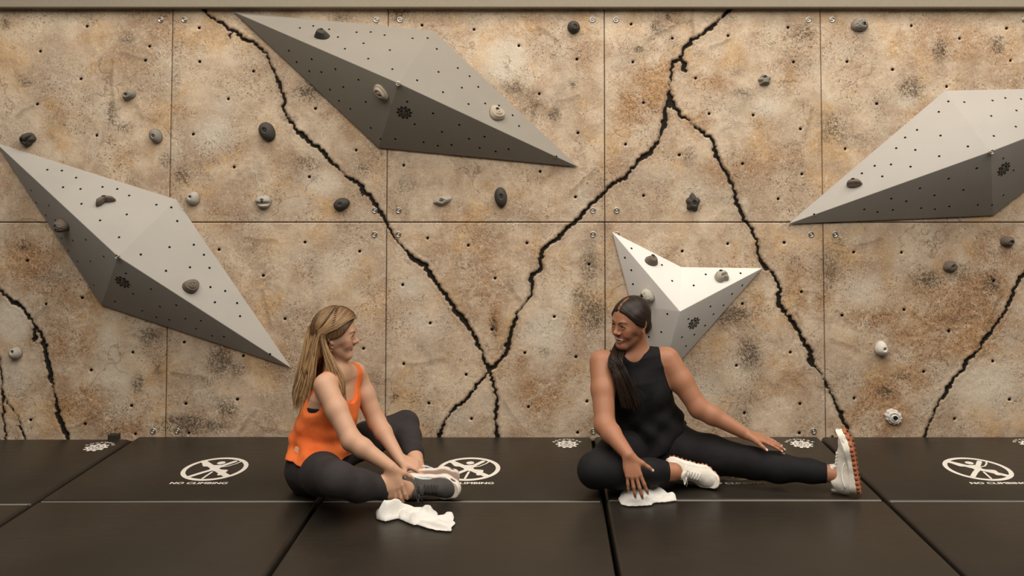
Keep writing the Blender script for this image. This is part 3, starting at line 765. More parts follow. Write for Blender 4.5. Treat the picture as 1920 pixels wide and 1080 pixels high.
# ------------------------------------------------------------------ crash mats
def mat_material():
    t = NT('black_vinyl'); co = t.coord()
    n = t.noise(co, 380, 3, .6); b = t.noise(co, 1.6, 5, .6); sc = t.noise(t.coord('Object', (3, 14, 3)), 3.5, 6, .7, .6)
    c = t.mix(t.step(b, .3, .7), srgb(38, 33, 27), srgb(47, 41, 33))
    c = t.mix(t.math('MULTIPLY', t.step(sc, .62, .78), .16), c, srgb(104, 92, 76))
    t.base(c); t.rough(t.math('ADD', .28, t.math('MULTIPLY', sc, .22))); t.b.inputs['Specular IOR Level'].default_value = .42
    h = t.math('ADD', t.math('MULTIPLY', n, .25), t.math('MULTIPLY', t.noise(co, 9, 4, .55), 1.0))
    t.bump(h, .14, .006); return t.m
M_MAT = mat_material()
M_SEAM = plain('white_seam_thread', srgb(142, 133, 118), .8)
M_PRINT = plain('white_print', srgb(226, 218, 206), .65)
M_PRINTD = plain('print_gap', srgb(48, 41, 32), .65)
M_HOOK = plain('hook_tape', srgb(44, 40, 26), .95)
SE = [on_z(x, y).x for x, y in ((14, 976), (511, 1075), (1155, 1060), (1770, 1042))]
SE = [on_z(120, 906).x, on_z(545, 1015).x, on_z(1143, 990).x, on_z(1690, 965).x]
print('mat seams', SE, 'fold y', on_z(960, 939).y)
YF = on_z(960, 939).y
MW = (SE[3] - SE[0]) / 3
EDG = [SE[0] - MW] + SE + [SE[3] + MW]
NOC = text_mesh('NO CLIMBING', .20, 0.0, 1.32, 1.04)
ARC = [text_mesh(ch, .36, .008, 1.2) for ch in 'ROCKWERX']

def no_climb(parent, M, wdt):
    S = M @ Matrix.Scale(wdt / 2, 4); z = .0006 / (wdt / 2)
    f = Flat(); f.ring(.86, 1.0, 56, z)
    f.build('no_climbing_ring', M_PRINT, parent, S)
    g = Flat()
    z2 = z3 = z4 = z = 1.6 * z
    g.stroke([(-.64, .64), (.64, -.64)], .10, z)                        # the bar through the climber
    V = [(.13 * math.cos(2 * math.pi * k / 20), .50 + .13 * math.sin(2 * math.pi * k / 20)) for k in range(20)]; g.poly(V, z2)
    g.poly([(-.17, .30), (.20, .32), (.12, -.10), (-.15, -.08)][::-1], z2)
    g.stroke([(-.12, .22), (-.42, .26), (-.52, .46)], .075, z3)         # bent arm
    g.stroke([(.14, .24), (.40, .62)], .075, z3)                        # raised arm
    g.stroke([(-.08, -.14), (-.24, -.32), (-.50, -.66)], .075, z4)      # straight leg
    g.stroke([(.06, -.14), (.40, -.20), (.36, -.50)], .085, z4)         # bent leg
    g.stroke([(.08, .10), (.34, .20), (.52, .42), (.62, .64)], .026, z4) # rope
    g.stroke([(.03, -.30), (-.04, -.84)], .035, z)
    g.build('climber_figure', M_PRINT, parent, S)
    h = Flat(); V, F = NOC
    for dx, dy in ((-.012, -.004), (-.006, .004), (0, -.004), (.006, .004), (.012, 0)): h.add([(x + dx, y + dy - 1.20) for x, y in V], F, z)
    h.build('no_climbing_lettering', M_PRINT, parent, S)

def rockwerx(parent, M, rad):
    S = M @ Matrix.Scale(rad, 4); z = .0006 / rad
    g = Flat(); g.poly(gear_outline(10, .78, 1.0), z); g.build('printed_gear', M_PRINT, parent, S)
    h = Flat(); h.ring(.55, .60, 32, 2 * z); h.stroke([(-.56, 0), (-.2, 0)], .025, 2 * z); h.stroke([(.2, 0), (.56, 0)], .025, 2 * z)
    for (V, F), y in zip(RWT, (.24, -.24)): h.add([(a * .9, b * .9 + y) for a, b in V], F, 2 * z)
    h.build('printed_letters', M_PRINTD, parent, S)
    a = Flat()
    for i, (V, F) in enumerate(ARC):
        t = math.radians(90 + 62 - i * 124 / 7); c, s = math.cos(t - math.pi / 2), math.sin(t - math.pi / 2)
        a.add(V, F, z, lambda x, y: (x * c - y * s + 1.28 * math.cos(t), x * s + y * c + 1.28 * math.sin(t)))
    a.build('arc_lettering', M_PRINT, parent, S)

MAT_LABEL = ['black floor mat at the left picture edge, its gear print by the wall',
             'black floor mat with a whole NO CLIMBING print, left of the orange-topped woman',
             'black floor mat in the middle, between the two women',
             'black floor mat under the outstretched leg of the woman in black',
             'black floor mat at the right picture edge, beyond the upright shoe']
def pad_bm(x0, x1, y0, y1, z0, z1, puff, seed):
    bm = bmesh.new(); box_bm(bm, (x0, y0, z0), (x1, y1, z1), .022, 4)
    return bm
for i in range(5):
    x0, x1 = EDG[i] + .008, EDG[i + 1] - .008
    yb = [-.055, -.012, -.018, -.012, -.016][i]; yf = YF + [-.03, 0, .0, .012, .004][i]
    root = empty('crash_mat', ((x0 + x1) / 2, yf, -.20)); tag(root, MAT_LABEL[i], 'floor mat', 'row of black mats along the wall')
    ox, oy, oz = root.location
    for a, b, nm in ((yf + .0015, yb, 'rear_pad'), (yf - .87, yf - .0015, 'front_pad')):
        bm = bmesh.new(); box_bm(bm, (x0 - ox, a - oy, 0.001), (x1 - ox, b - oy, .20), .017, 4)
        p = bm_obj(nm, bm, M_MAT, root, True)
        try: p.data.set_sharp_from_angle(angle=math.radians(40))
        except Exception: pass
    bm = bmesh.new(); tube_bm(bm, [(x0 - ox + .012, 0, .1935), (x1 - ox - .012, 0, .1950)], .0030, 6)
    bm_obj('fold_seam', bm, M_SEAM, root)
    # prints: climber sign in the middle of the rear pad, gear in its rear corner
    cx = [None, on_z(402, 880).x, on_z(879, 879).x, on_z(1366, 881).x, on_z(1830, 877).x][i]
    if cx is not None:
        cy = on_z(900, 879).y
        no_climb(root, Matrix.Translation((cx - ox, cy - oy, .20)), .305)
    gx = [on_z(184, 837).x, None, on_z(1063, 831).x, on_z(1500, 830).x, on_z(1930, 831).x][i]
    if gx is None: gx = x1 - .16
    gy = on_z(1000, 833 if i else 839).y
    rockwerx(root, Matrix.Translation((gx - ox, gy - oy, .20)), .060)
    if i in (0,):
        bm = bmesh.new(); t0 = on_z(206, 826).x - ox
        box_bm(bm, (t0 - .028, yb - oy - .004, .19), (t0 + .028, yb - oy + .030, .222), .005)
        bm_obj('hook_tape_tab', bm, M_HOOK, root)
# corner brackets where the mats hook on to the wall
M_BRK = plain('grey_bracket', srgb(150, 138, 118), .6); M_BRKD = plain('dark_bracket', srgb(40, 34, 28), .6)
for px, py, m, lb in ((1112, 815, M_BRK, 'small grey bracket on the wall foot beside the arm of the woman in black'), (1568, 815, M_BRKD, 'small dark bracket on the wall foot behind the upright shoe')):
    p = on_y(px, py, 0); root = empty('wall_bracket', p); tag(root, lb, 'bracket')
    bm = bmesh.new(); box_bm(bm, (-.03, -.010, -.030), (.03, -.004, -.012), .002); box_bm(bm, (-.03, -.012, -.034), (-.018, -.004, .0), .002)
    bm_obj('plate', bm, m, root)
# ------------------------------------------------------------------ smooth solids for bodies, clothes and shoes
def V3(*a): return np.array(a, np.float64)
def unit(v): v = np.asarray(v, float); return v / np.linalg.norm(v)

class Prim:
    def __init__(s, fn, c, R, k, op='add'): s.fn = fn; s.c = np.asarray(c, float); s.R = R; s.k = k; s.op = op

def cone(a, b, ra, rb, k=.02, op='add', off=0.0):
    a = np.asarray(a, float); b = np.asarray(b, float); ab = b - a; L2 = ab @ ab + 1e-12
    a32, ab32 = a.astype(np.float32), ab.astype(np.float32)
    def fn(P):
        q = P - a32; t = np.clip((q @ ab32) / np.float32(L2), 0, 1)
        d = q - t[:, None] * ab32
        return np.sqrt((d * d).sum(1)) - (ra + (rb - ra) * t) - off
    return Prim(fn, (a + b) / 2, math.sqrt(L2) / 2 + max(ra, rb) + off, k, op)

def ell(c, r, axes=None, k=.02, op='add', off=0.0):
    c = np.asarray(c, float); r = np.asarray(r, float) + off
    A = np.eye(3) if axes is None else np.asarray(axes, float)      # rows are the local axes
    c32, At, ir = c.astype(np.float32), A.T.astype(np.float32), (1 / r).astype(np.float32)
    def fn(P):
        q = ((P - c32) @ At) * ir
        k0 = np.sqrt((q * q).sum(1)) + 1e-6; k1 = np.sqrt((q * ir) ** 2 @ np.ones(3, np.float32)) + 1e-6
        return k0 * (k0 - 1) / k1
    return Prim(fn, c, float(r.max()), k, op)

def custom(fn, c, R, k=.01, op='add'): return Prim(fn, c, R, k, op)

def smin(a, b, k):
    h = np.clip(.5 + .5 * (b - a) / k, 0, 1)
    return b * (1 - h) + a * h - k * h * (1 - h)

def combine(D, d, p):
    if p.op == 'add': return smin(D, d, p.k) if p.k > 1e-5 else np.minimum(D, d)
    if p.op == 'sub': return -smin(-D, d, p.k) if p.k > 1e-5 else np.maximum(D, -d)
    return -smin(-D, -d, p.k) if p.k > 1e-5 else np.maximum(D, d)     # 'int'

def eval_sdf(prims, P):
    P = np.asarray(P, np.float32); D = np.full(len(P), 1.0, np.float32)
    for p in prims: D = combine(D, p.fn(P).astype(np.float32), p)
    return D

def sdf_mesh(prims, res, relax=1, pad=.02):
    adds = [p for p in prims if p.op == 'add']
    lo = np.min([p.c - p.R for p in adds], 0) - pad; hi = np.max([p.c + p.R for p in adds], 0) + pad
    B = 10
    nb = np.ceil((hi - lo) / (res * B)).astype(int); n = nb * B + 1
    bs = res * B
    I = np.stack(np.meshgrid(*[np.arange(k) for k in nb], indexing='ij'), -1).reshape(-1, 3)
    C = lo + (I + .5) * bs
    Dc = eval_sdf(prims, C)
    keep = np.abs(Dc) < bs * 1.25
    D = np.repeat(np.repeat(np.repeat(Dc.reshape(nb), B, 0), B, 1), B, 2).astype(np.float32)
    D = np.pad(D, ((0, 1),) * 3, mode='edge')
    I = I[keep]; C = C[keep]
    off = np.stack(np.meshgrid(*[np.arange(B + 1)] * 3, indexing='ij'), -1).reshape(-1, 3)
    CH = 1500
    for s in range(0, len(I), CH):
        ii = I[s:s + CH]; cc = C[s:s + CH]
        pts = (lo + (ii[:, None, :] * B + off[None]) * res).astype(np.float32)
        d = np.full(pts.shape[:2], .5, np.float32)
        for p in prims:
            m = np.linalg.norm(cc - p.c, axis=1) < p.R + bs * .9 + p.k * 1.5 if p.op != 'int' else np.ones(len(cc), bool)
            if not m.any(): continue
            v = p.fn(pts[m].reshape(-1, 3)).astype(np.float32).reshape(-1, pts.shape[1])
            d[m] = combine(d[m], v, p)
        for q in range(len(ii)):
            a, b, c = ii[q] * B
            D[a:a + B + 1, b:b + B + 1, c:c + B + 1] = d[q].reshape(B + 1, B + 1, B + 1)
    ins = D < 0
    cnt = np.zeros(tuple(np.array(D.shape) - 1), np.int8)
    for dx in (0, 1):
        for dy in (0, 1):
            for dz in (0, 1):
                cnt += ins[dx:D.shape[0] - 1 + dx, dy:D.shape[1] - 1 + dy, dz:D.shape[2] - 1 + dz]
    act = np.argwhere((cnt > 0) & (cnt < 8))
    vid = np.full(cnt.shape, -1, np.int32); vid[tuple(act.T)] = np.arange(len(act))
    acc = np.zeros((len(act), 3)); num = np.zeros(len(act))
    corner = lambda o: D[act[:, 0] + o[0], act[:, 1] + o[1], act[:, 2] + o[2]]
    for ax in range(3):
        oth = [a for a in range(3) if a != ax]
        for u in (0, 1):
            for v in (0, 1):
                o = [0, 0, 0]; o[oth[0]] = u; o[oth[1]] = v; o2 = list(o); o2[ax] = 1
                d0, d1 = corner(o), corner(o2); m = (d0 < 0) != (d1 < 0)
                t = np.where(m, d0 / np.where(m, d0 - d1, 1), 0)
                pt = np.array(o, float)[None] + np.zeros((len(act), 3)); pt[:, ax] += t
                acc[m] += pt[m]; num[m] += 1
    V = lo + (act + acc / num[:, None]) * res
    Fs = []
    for ax in range(3):
        b, c = (ax + 1) % 3, (ax + 2) % 3
        sl0 = [slice(1, -1)] * 3; sl0[ax] = slice(0, -1); sl1 = [slice(1, -1)] * 3; sl1[ax] = slice(1, None)
        a0, a1 = ins[tuple(sl0)], ins[tuple(sl1)]
        e = np.argwhere(a0 != a1); base = np.ones(3, int); base[ax] = 0
        fl = a0[tuple(e.T)]; e = e + base
        def cell(db, dc):
            q = e.copy(); q[:, b] += db; q[:, c] += dc; return vid[tuple(q.T)]
        q = np.stack([cell(-1, -1), cell(0, -1), cell(0, 0), cell(-1, 0)], 1)
        q[~fl] = q[~fl][:, ::-1]
        Fs.append(q)
    F = np.concatenate(Fs); F = F[(F >= 0).all(1)]
    for _ in range(relax):
        s = np.zeros_like(V); w = np.zeros(len(V))
        for i in range(4):
            a, b2 = F[:, i], F[:, (i + 1) % 4]
            for k in range(3):
                s[:, k] += np.bincount(a, V[b2, k], len(V)) + np.bincount(b2, V[a, k], len(V))
            w += np.bincount(a, minlength=len(V)) + np.bincount(b2, minlength=len(V))
        V = V * .45 + .55 * s / np.maximum(w, 1)[:, None]
    return V, F

def np_mesh(name, V, F, mat, parent=None, smooth=True, loc=None, attrs=None, cols=None):
    V = np.asarray(V, np.float32); F = np.asarray(F, np.int32); n = F.shape[1]
    if loc is not None: V = V - np.asarray(loc, np.float32)
    me = bpy.data.meshes.new(name)
    me.vertices.add(len(V)); me.vertices.foreach_set('co', V.ravel())
    me.loops.add(F.size); me.loops.foreach_set('vertex_index', F.ravel())
    me.polygons.add(len(F)); me.polygons.foreach_set('loop_start', np.arange(0, F.size, n, dtype=np.int32))
    me.update(calc_edges=True)
    me.polygons.foreach_set('use_smooth', np.full(len(F), smooth))
    if cols is not None:
        at = me.attributes.new('tint', 'FLOAT_COLOR', 'POINT')
        at.data.foreach_set('color', np.concatenate([cols, np.ones((len(cols), 1))], 1).astype(np.float32).ravel())
    for k, a in (attrs or {}).items():
        at = me.attributes.new(k, 'FLOAT', 'POINT'); at.data.foreach_set('value', np.asarray(a, np.float32))
    me.materials.append(mat)
    o = bpy.data.objects.new(name, me)
    if loc is not None and parent is None: o.location = loc
    return link(o, parent)

def loft(stations, L, F, k=.03, off=0.0, grow=None):
    """solid of elliptical sections; stations: (centre, half width along L, half depth front, half depth back)"""
    cs = np.array([s[0] for s in stations], np.float64)
    ax = unit(cs[-1] - cs[0]); hs = (cs - cs[0]) @ ax
    W = np.array([s[1] for s in stations]); DF = np.array([s[2] for s in stations]); DB = np.array([s[3] for s in stations])
    L = unit(L); F = np.asarray(F, float)
    if grow is None: grow = np.zeros(len(stations))
    def fn(P):
        q = P.astype(np.float64) - cs[0]; h = q @ ax; hc = np.clip(h, hs[0], hs[-1])
        c = np.stack([np.interp(hc, hs, cs[:, i]) for i in range(3)], 1)
        g = np.interp(hc, hs, grow) + off
        d = P - c; d = d - np.outer(h - hc, ax)
        l = d @ L; f = d @ F
        w = np.interp(hc, hs, W) + g; dp = np.where(f > 0, np.interp(hc, hs, DF), np.interp(hc, hs, DB)) + g
        e = np.sqrt((l / w) ** 2 + (f / dp) ** 2 + 1e-9)
        r = (e - 1) * np.minimum(w, dp) * .9
        out = np.abs(h - hc) - off
        return np.where(np.abs(h - hc) > 0, np.sqrt(np.maximum(r, 0) ** 2 + out ** 2) + np.minimum(np.maximum(r, out), 0) * 0 + np.where(r < 0, 0, 0), r)
    return Prim(fn, cs.mean(0), np.linalg.norm(cs[-1] - cs[0]) / 2 + max(W.max(), DF.max(), DB.max()) + .03, k)
# ------------------------------------------------------------------ people
def skin_material(name):
    t = NT(name); co = t.coord(); col = t.attr('tint', 'Color')
    n = t.noise(co, 90, 4, .6); n2 = t.noise(co, 14, 3, .6)
    c = t.mix(t.math('MULTIPLY', t.step(n2, .4, .75), .16), col, (.55, .22, .14, 1))
    c = t.mix(t.math('MULTIPLY', t.step(n, .55, .75), .12), c, (.30, .13, .07, 1))
    t.base(c); t.rough(.50); t.b.inputs['Specular IOR Level'].default_value = .35
    t.b.inputs['Subsurface Weight'].default_value = .12
    t.b.inputs['Subsurface Radius'].default_value = (.012, .005, .003)
    t.bump(n, .06, .001); return t.m

def cloth_material(name, col, dark, fold=18.0, stretch=(1, 1, .35), weave=900, strength=.35, rough=.85, sheen=.2):
    t = NT(name); co = t.coord('Object', stretch); raw = t.coord()
    w = t.noise(co, fold, 3, .5, .6); n = t.noise(raw, weave, 2, .5)
    c = t.mix(t.step(t.noise(raw, 7, 3, .5), .35, .7), col, dark)
    t.base(t.mix(t.math('MULTIPLY', t.step(n, .5, .7), .2), c, tuple(x * .6 for x in col[:3]) + (1,)))
    t.rough(rough); t.b.inputs['Specular IOR Level'].default_value = .2
    t.b.inputs['Sheen Weight'].default_value = sheen; t.b.inputs['Sheen Roughness'].default_value = .5
    t.b.inputs['Sheen Tint'].default_value = tuple(min(1, x * 2 + .05) for x in col[:3]) + (1,)
    t.bump(t.math('ADD', t.math('MULTIPLY', w, 1.0), t.math('MULTIPLY', n, .04)), strength, .02); return t.m

def hair_material(name, sheen=.35):
    t = NT(name); col = t.attr('tint', 'Color'); s = t.attr('along'); a = t.attr('around')
    cv = t.node('ShaderNodeCombineXYZ'); t.l(a, cv.inputs[0]); t.l(s, cv.inputs[1])
    n = t.node('ShaderNodeTexNoise'); t.l(cv.outputs[0], n.inputs['Vector']); n.inputs['Scale'].default_value = 1.0; n.inputs['Detail'].default_value = 5
    c = t.mix(t.step(n.outputs['Fac'], .35, .65), t.mix(.5, col, (0, 0, 0, 1)), t.mix(1.0, col, (1.35, 1.3, 1.22, 1), 'MULTIPLY'))
    t.base(c); t.rough(.48); t.b.inputs['Specular IOR Level'].default_value = sheen
    t.b.inputs['Anisotropic'].default_value = .5
    t.bump(n.outputs['Fac'], .35, .004); return t.m

class Frame:
    """local axes of a body piece: l = the person's left, f = forward, u = up"""
    def __init__(s, O, F, U, scale=1.0):
        s.O = np.asarray(O, float); s.F = unit(F); U = np.asarray(U, float)
        s.L = unit(np.cross(U, s.F)); s.U = np.cross(s.F, s.L); s.s = scale
        s.A = np.stack([s.L, s.F, s.U])
    def p(s, l, f, u): return s.O + s.s * (l * s.L + f * s.F + u * s.U)
    def loc(s, P): return ((np.asarray(P) - s.O) @ s.A.T) / s.s

def head_prims(H, smile='closed', neck_to=None, neck_r=(.047, .052), nose=(.0105, .0075, .0125)):
    s = H.s; P = []
    E = lambda c, r, k=.02, op='add': P.append(ell(H.p(*c), np.array(r) * s, H.A, k * s, op))
    Cn = lambda a, b, ra, rb, k=.02, op='add': P.append(cone(H.p(*a), H.p(*b), ra * s, rb * s, k * s, op))
    E((0, -.018, .034), (.073, .092, .084))
    E((0, .030, .004), (.061, .056, .084), .03)
    E((0, .034, -.050), (.048, .046, .050), .03)
    for g in (-1, 1):
        Cn((g * .050, -.004, -.046), (g * .020, .062, -.096), .017, .016, .03)
        E((g * .041, .053, -.017), (.022, .024, .019), .02)
        E((g * .037, .061, -.040), (.019, .020, .018), .018)
        E((g * .062, .012, .012), (.016, .035, .045), .03)
    E((0, .070, -.098), (.020, .017, .017), .02)
    Cn((-.030, .074, .020), (.030, .074, .020), .0125, .0125, .014)
    for g in (-1, 1):
        E((g * .031, .090, .0045), (.0165, .013, .0085), .012, 'sub')
    Cn((0, .079, .014), (0, .099, -.024), .0068, .0095, .010)
    E((0, .1025, -.0265), (nose[0], .0105, .0095), .008)
    for g in (-1, 1):
        E((g * nose[2], .0905, -.0305), (nose[1], .010, .0075), .006)
    E((0, .092, -.040), (.0035, .006, .008), .008)
    for g in (-1, 1):       # lids
        up = [(.0185, .0785, .0060), (.0245, .0822, .0104), (.0320, .0835, .0112), (.0395, .0800, .0090), (.0450, .0745, .0040)]
        lo = [(.0185, .0785, .0030), (.0245, .0815, -.0026), (.0320, .0825, -.0036), (.0395, .0795, -.0018), (.0450, .0745, .0024)]
        for A_ in (up, lo):
            for a, b in zip(A_, A_[1:]): Cn((g * a[0], a[1], a[2]), (g * b[0], b[1], b[2]), .0031, .0031, .003)
    if smile == 'open':
        E((0, .084, -.0600), (.0290, .020, .0125), .003, 'sub')
        up = [(-.034, .0690, -.0480), (-.020, .0830, -.0480), (-.005, .0895, -.0470), (.005, .0895, -.0470), (.020, .0830, -.0480), (.034, .0690, -.0480)]
        dn = [(-.034, .0690, -.0480), (-.025, .0775, -.0640), (-.009, .0855, -.0755), (.009, .0855, -.0755), (.025, .0775, -.0640), (.034, .0690, -.0480)]
        for a, b in zip(up, up[1:]): Cn(a, b, .0038, .0038, .003)
        for a, b in zip(dn, dn[1:]): Cn(a, b, .0050, .0050, .004)
    else:
        up = [(-.031, .0710, -.0460), (-.016, .0835, -.0505), (-.004, .0885, -.0500), (.004, .0885, -.0500), (.016, .0835, -.0505), (.031, .0710, -.0460)]
        dn = [(-.030, .0710, -.0475), (-.017, .0810, -.0610), (0, .0855, -.0655), (.017, .0810, -.0610), (.030, .0710, -.0475)]
        for a, b in zip(up, up[1:]): Cn(a, b, .0034, .0034, .003)
        for a, b in zip(dn, dn[1:]): Cn(a, b, .0040, .0040, .003)
        E((0, .092, -.0562), (.024, .014, .0042), .002, 'sub')
    for g in (-1, 1):       # smile folds
        Cn((g * .022, .0865, -.032), (g * .040, .072, -.056), .0022, .0022, .006, 'sub')
    for g in (-1, 1):       # ears: a thin plate with a rolled rim and a lobe
        P.append(ell(H.p(g * .0765, -.008, -.002), np.array((.0060, .0150, .026)) * s, H.A, .006 * s))
        rim = [(.0765, .004, .006), (.0790, .004, .020), (.0805, -.006, .028), (.0830, -.018, .022), (.0842, -.0220, .006), (.0825, -.0170, -.012), (.0800, -.0060, -.024), (.0770, .000, -.029)]
        for a, b in zip(rim, rim[1:]): P.append(cone(H.p(g * a[0], a[1], a[2]), H.p(g * b[0], b[1], b[2]), .0037 * s, .0037 * s, .003 * s))
        P.append(ell(H.p(g * .0785, -.003, -.028), np.array((.0050, .0075, .008)) * s, H.A, .004 * s))
        P.append(ell(H.p(g * .086, -.005, -.003), np.array((.0065, .0085, .013)) * s, H.A, .003 * s, 'sub'))
    if neck_to is not None:
        P.append(cone(H.p(0, -.026, -.045), neck_to, neck_r[0], neck_r[1], .030))
    return P

def face_paint(H, V, base, lip, brow, blush, nailpts=(), nailcol=None, lipc=((-.0495, -.0495, -.0515, -.049), (-.064, -.063, -.0575, -.052)), mouth=0.0):
    C = np.tile(np.array(base), (len(V), 1)); q = H.loc(V)
    l, f, u = q[:, 0], q[:, 1], q[:, 2]; a = np.abs(l)
    head = (u > -.14) & (np.abs(l) < .1) & (np.abs(f) < .13)
    def put(m, col): 
        C[:] = C * (1 - m[:, None]) + np.array(col) * m[:, None]
    put(head * .45 * np.exp(-(((a - .043) / .022) ** 2 + ((u + .026) / .018) ** 2)) * (f > .03), blush)
    put(head * .35 * np.exp(-((l / .012) ** 2 + ((u + .027) / .010) ** 2)) * (f > .08), blush)
    lm = head * (f > .066) * (((u < -.0425) & (u > -.0815)).astype(float)) * sstep(a, .034, .030)
    ridge = np.clip(sstep(f, .0735, .080), 0, 1)
    up_ = np.abs(u - np.interp(a, [0, .006, .02, .034], lipc[0])); dn_ = np.abs(u - np.interp(a, [0, .009, .024, .034], lipc[1]))
    ym = np.minimum(up_, dn_)
    put(lm * sstep(ym, .0062, .0042) * .75, lip)
    inner = head * (f > .05) * (f < .0775) * (a < .025) * (u > -.073) * (u < -.049)
    put(inner * mouth, (.10, .03, .03))
    for c, r in nailpts:
        d = np.linalg.norm(V - c, axis=1); put(sstep(d, r * 1.15, r * .75), nailcol)
    return C

def eyes(H, parent, M_W, M_I, look, loc, M_BROW, brow_pts):
    tree = BVHTree.FromPolygons([v.co + Vector(loc) for v in parent.data.vertices], [tuple(f.vertices) for f in parent.data.polygons])
    def face(l, u, d=.0):
        h = tree.ray_cast(Vector(H.p(l, .2, u)), Vector(-H.F))
        return (np.array(h[0]) if h[0] is not None else H.p(l, .08, u)) + H.F * d
    for g in (-1, 1):
        c = H.p(g * .0315, .0715, .0040); r = .0122 * H.s
        bm = bmesh.new(); bmesh.ops.create_uvsphere(bm, u_segments=16, v_segments=12, radius=r)
        bmesh.ops.translate(bm, verts=bm.verts, vec=Vector(c - loc))
        e = bm_obj('eyeball', bm, M_W, parent, True)
        d = unit(look); bm = bmesh.new(); bmesh.ops.create_uvsphere(bm, u_segments=16, v_segments=8, radius=.0064 * H.s)
        bmesh.ops.translate(bm, verts=bm.verts, vec=Vector(c + d * r * .62 - loc)); bm_obj('iris', bm, M_I, e, True)
        bm = bmesh.new()
        arc = [(.0195, .0805, .0050), (.0245, .0846, .0078), (.0320, .0860, .0084), (.0395, .0826, .0066), (.0470, .0760, .0030)]
        tube_bm(bm, [Vector(H.p(g * a_, f_ + .0006, u_) - loc) for a_, f_, u_ in arc], [.0007, .0012, .0014, .0014, .0005], 6)
        bm_obj('eyelashes', bm, M_BROW, parent, True)
        bm = bmesh.new()
        pts = [Vector(face(g * a_, u_, -.0002) - loc) for a_, u_ in brow_pts]
        tube_bm(bm, pts, [.0012, .0021, .0022, .0020, .0016, .0005][:len(pts)], 6)
        bm_obj('eyebrow', bm, M_BROW, parent, True)

def hand_prims(wrist, D, N, side, curls, spread=.06, thumb=(.5, .35, .25), scale=1.0, tcurl=.35, tside=.72):
    """D: wrist to knuckles; N: out of the palm; side: +1 puts the thumb on D x N. Returns solids and fingertip points"""
    D = unit(D); N = np.asarray(N, float); N = unit(N - D * (N @ D)); S = np.cross(D, N) * side; s = scale; P = []
    w = np.asarray(wrist, float); tips = []
    kn = [(.028, .084), (.0095, .088), (-.0095, .084), (-.027, .077)]
    ln = [(.041, .025, .019), (.045, .029, .020), (.041, .027, .019), (.032, .020, .017)]
    P.append(ell(w + D * .045 * s, np.array((.043, .036, .0135)) * s, np.stack([D, S, N]), .018))
    for i, ((o, r), L3) in enumerate(zip(kn, ln)):
        a = w + (D * .012 + S * o * .5) * s; b = w + (D * r + S * o) * s - N * .002 * s
        P.append(cone(a, b, .0125 * s, .0095 * s, .012))
        d = unit(D + S * spread * (1.2 - i * .85)); p = b; rad = (.0086, .0079, .0072, .0060) if i < 3 else (.0074, .0068, .0062, .0053)
        ax = np.cross(d, N); ang = 0
        for j in range(3):
            ang += curls[i][j]
            dj = d * math.cos(ang) + N * math.sin(ang); q = p + dj * L3[j] * s
            P.append(cone(p, q, rad[j] * s, rad[j + 1] * s, .0035)); p = q
        nd = -d * math.sin(ang) + N * math.cos(ang)
        tips.append((p - nd * rad[3] * .8 * s + dj * .001, .0062 * s))
    t0 = w + (D * .018 + S * .018) * s; td = unit(D * .62 + S * tside + N * thumb[0]); t1 = t0 + td * .040 * s
    P.append(cone(t0, t1, .0150 * s, .0115 * s, .012))
    td2 = unit(td + D * thumb[1] * 1.2 - S * thumb[1] * .5 + N * tcurl); t2 = t1 + td2 * .030 * s; P.append(cone(t1, t2, .0100 * s, .0088 * s, .005))
    td3 = unit(td2 + D * thumb[2] - S * thumb[2] * .4 + N * tcurl * .5); t3 = t2 + td3 * .024 * s; P.append(cone(t2, t3, .0088 * s, .0066 * s, .004))
    tips.append((t3 - N * .004 * s, .0065 * s))
    return P, tips

def arm_prims(sh, el, wr, r=(.049, .040, .036, .024), k=.02):
    sh, el, wr = map(lambda v: np.asarray(v, float), (sh, el, wr))
    fm = el + (wr - el) * .28
    return [cone(sh, sh + (el - sh) * .45, r[0], r[0] * .93, .03), cone(sh + (el - sh) * .45, el, r[0] * .93, r[1], k),
            cone(el, fm, r[1], r[2] * 1.06, k), cone(fm, wr, r[2] * 1.06, r[3], k)]

def leg_prims(hip, kn, an, r=(.085, .062, .052, .036), k=.03, off=0.0, calf=None):
    hip, kn, an = map(lambda v: np.asarray(v, float), (hip, kn, an))
    P = [cone(hip, hip + (kn - hip) * .5, r[0], (r[0] + r[1]) * .52, .05, off=off), cone(hip + (kn - hip) * .5, kn, (r[0] + r[1]) * .52, r[1], k, off=off)]
    m = kn + (an - kn) * .30 + (np.asarray(calf) if calf is not None else 0)
    P += [cone(kn, m, r[1] * .94, r[2] * 1.08, k, off=off), cone(m, kn + (an - kn) * .72, r[2] * 1.08, r[2] * .80, k, off=off), cone(kn + (an - kn) * .72, an, r[2] * .80, r[3], k, off=off)]
    return P

def cut(fn, c=(0, 0, 0), k=.002): return Prim(fn, c, 9, k, 'int')

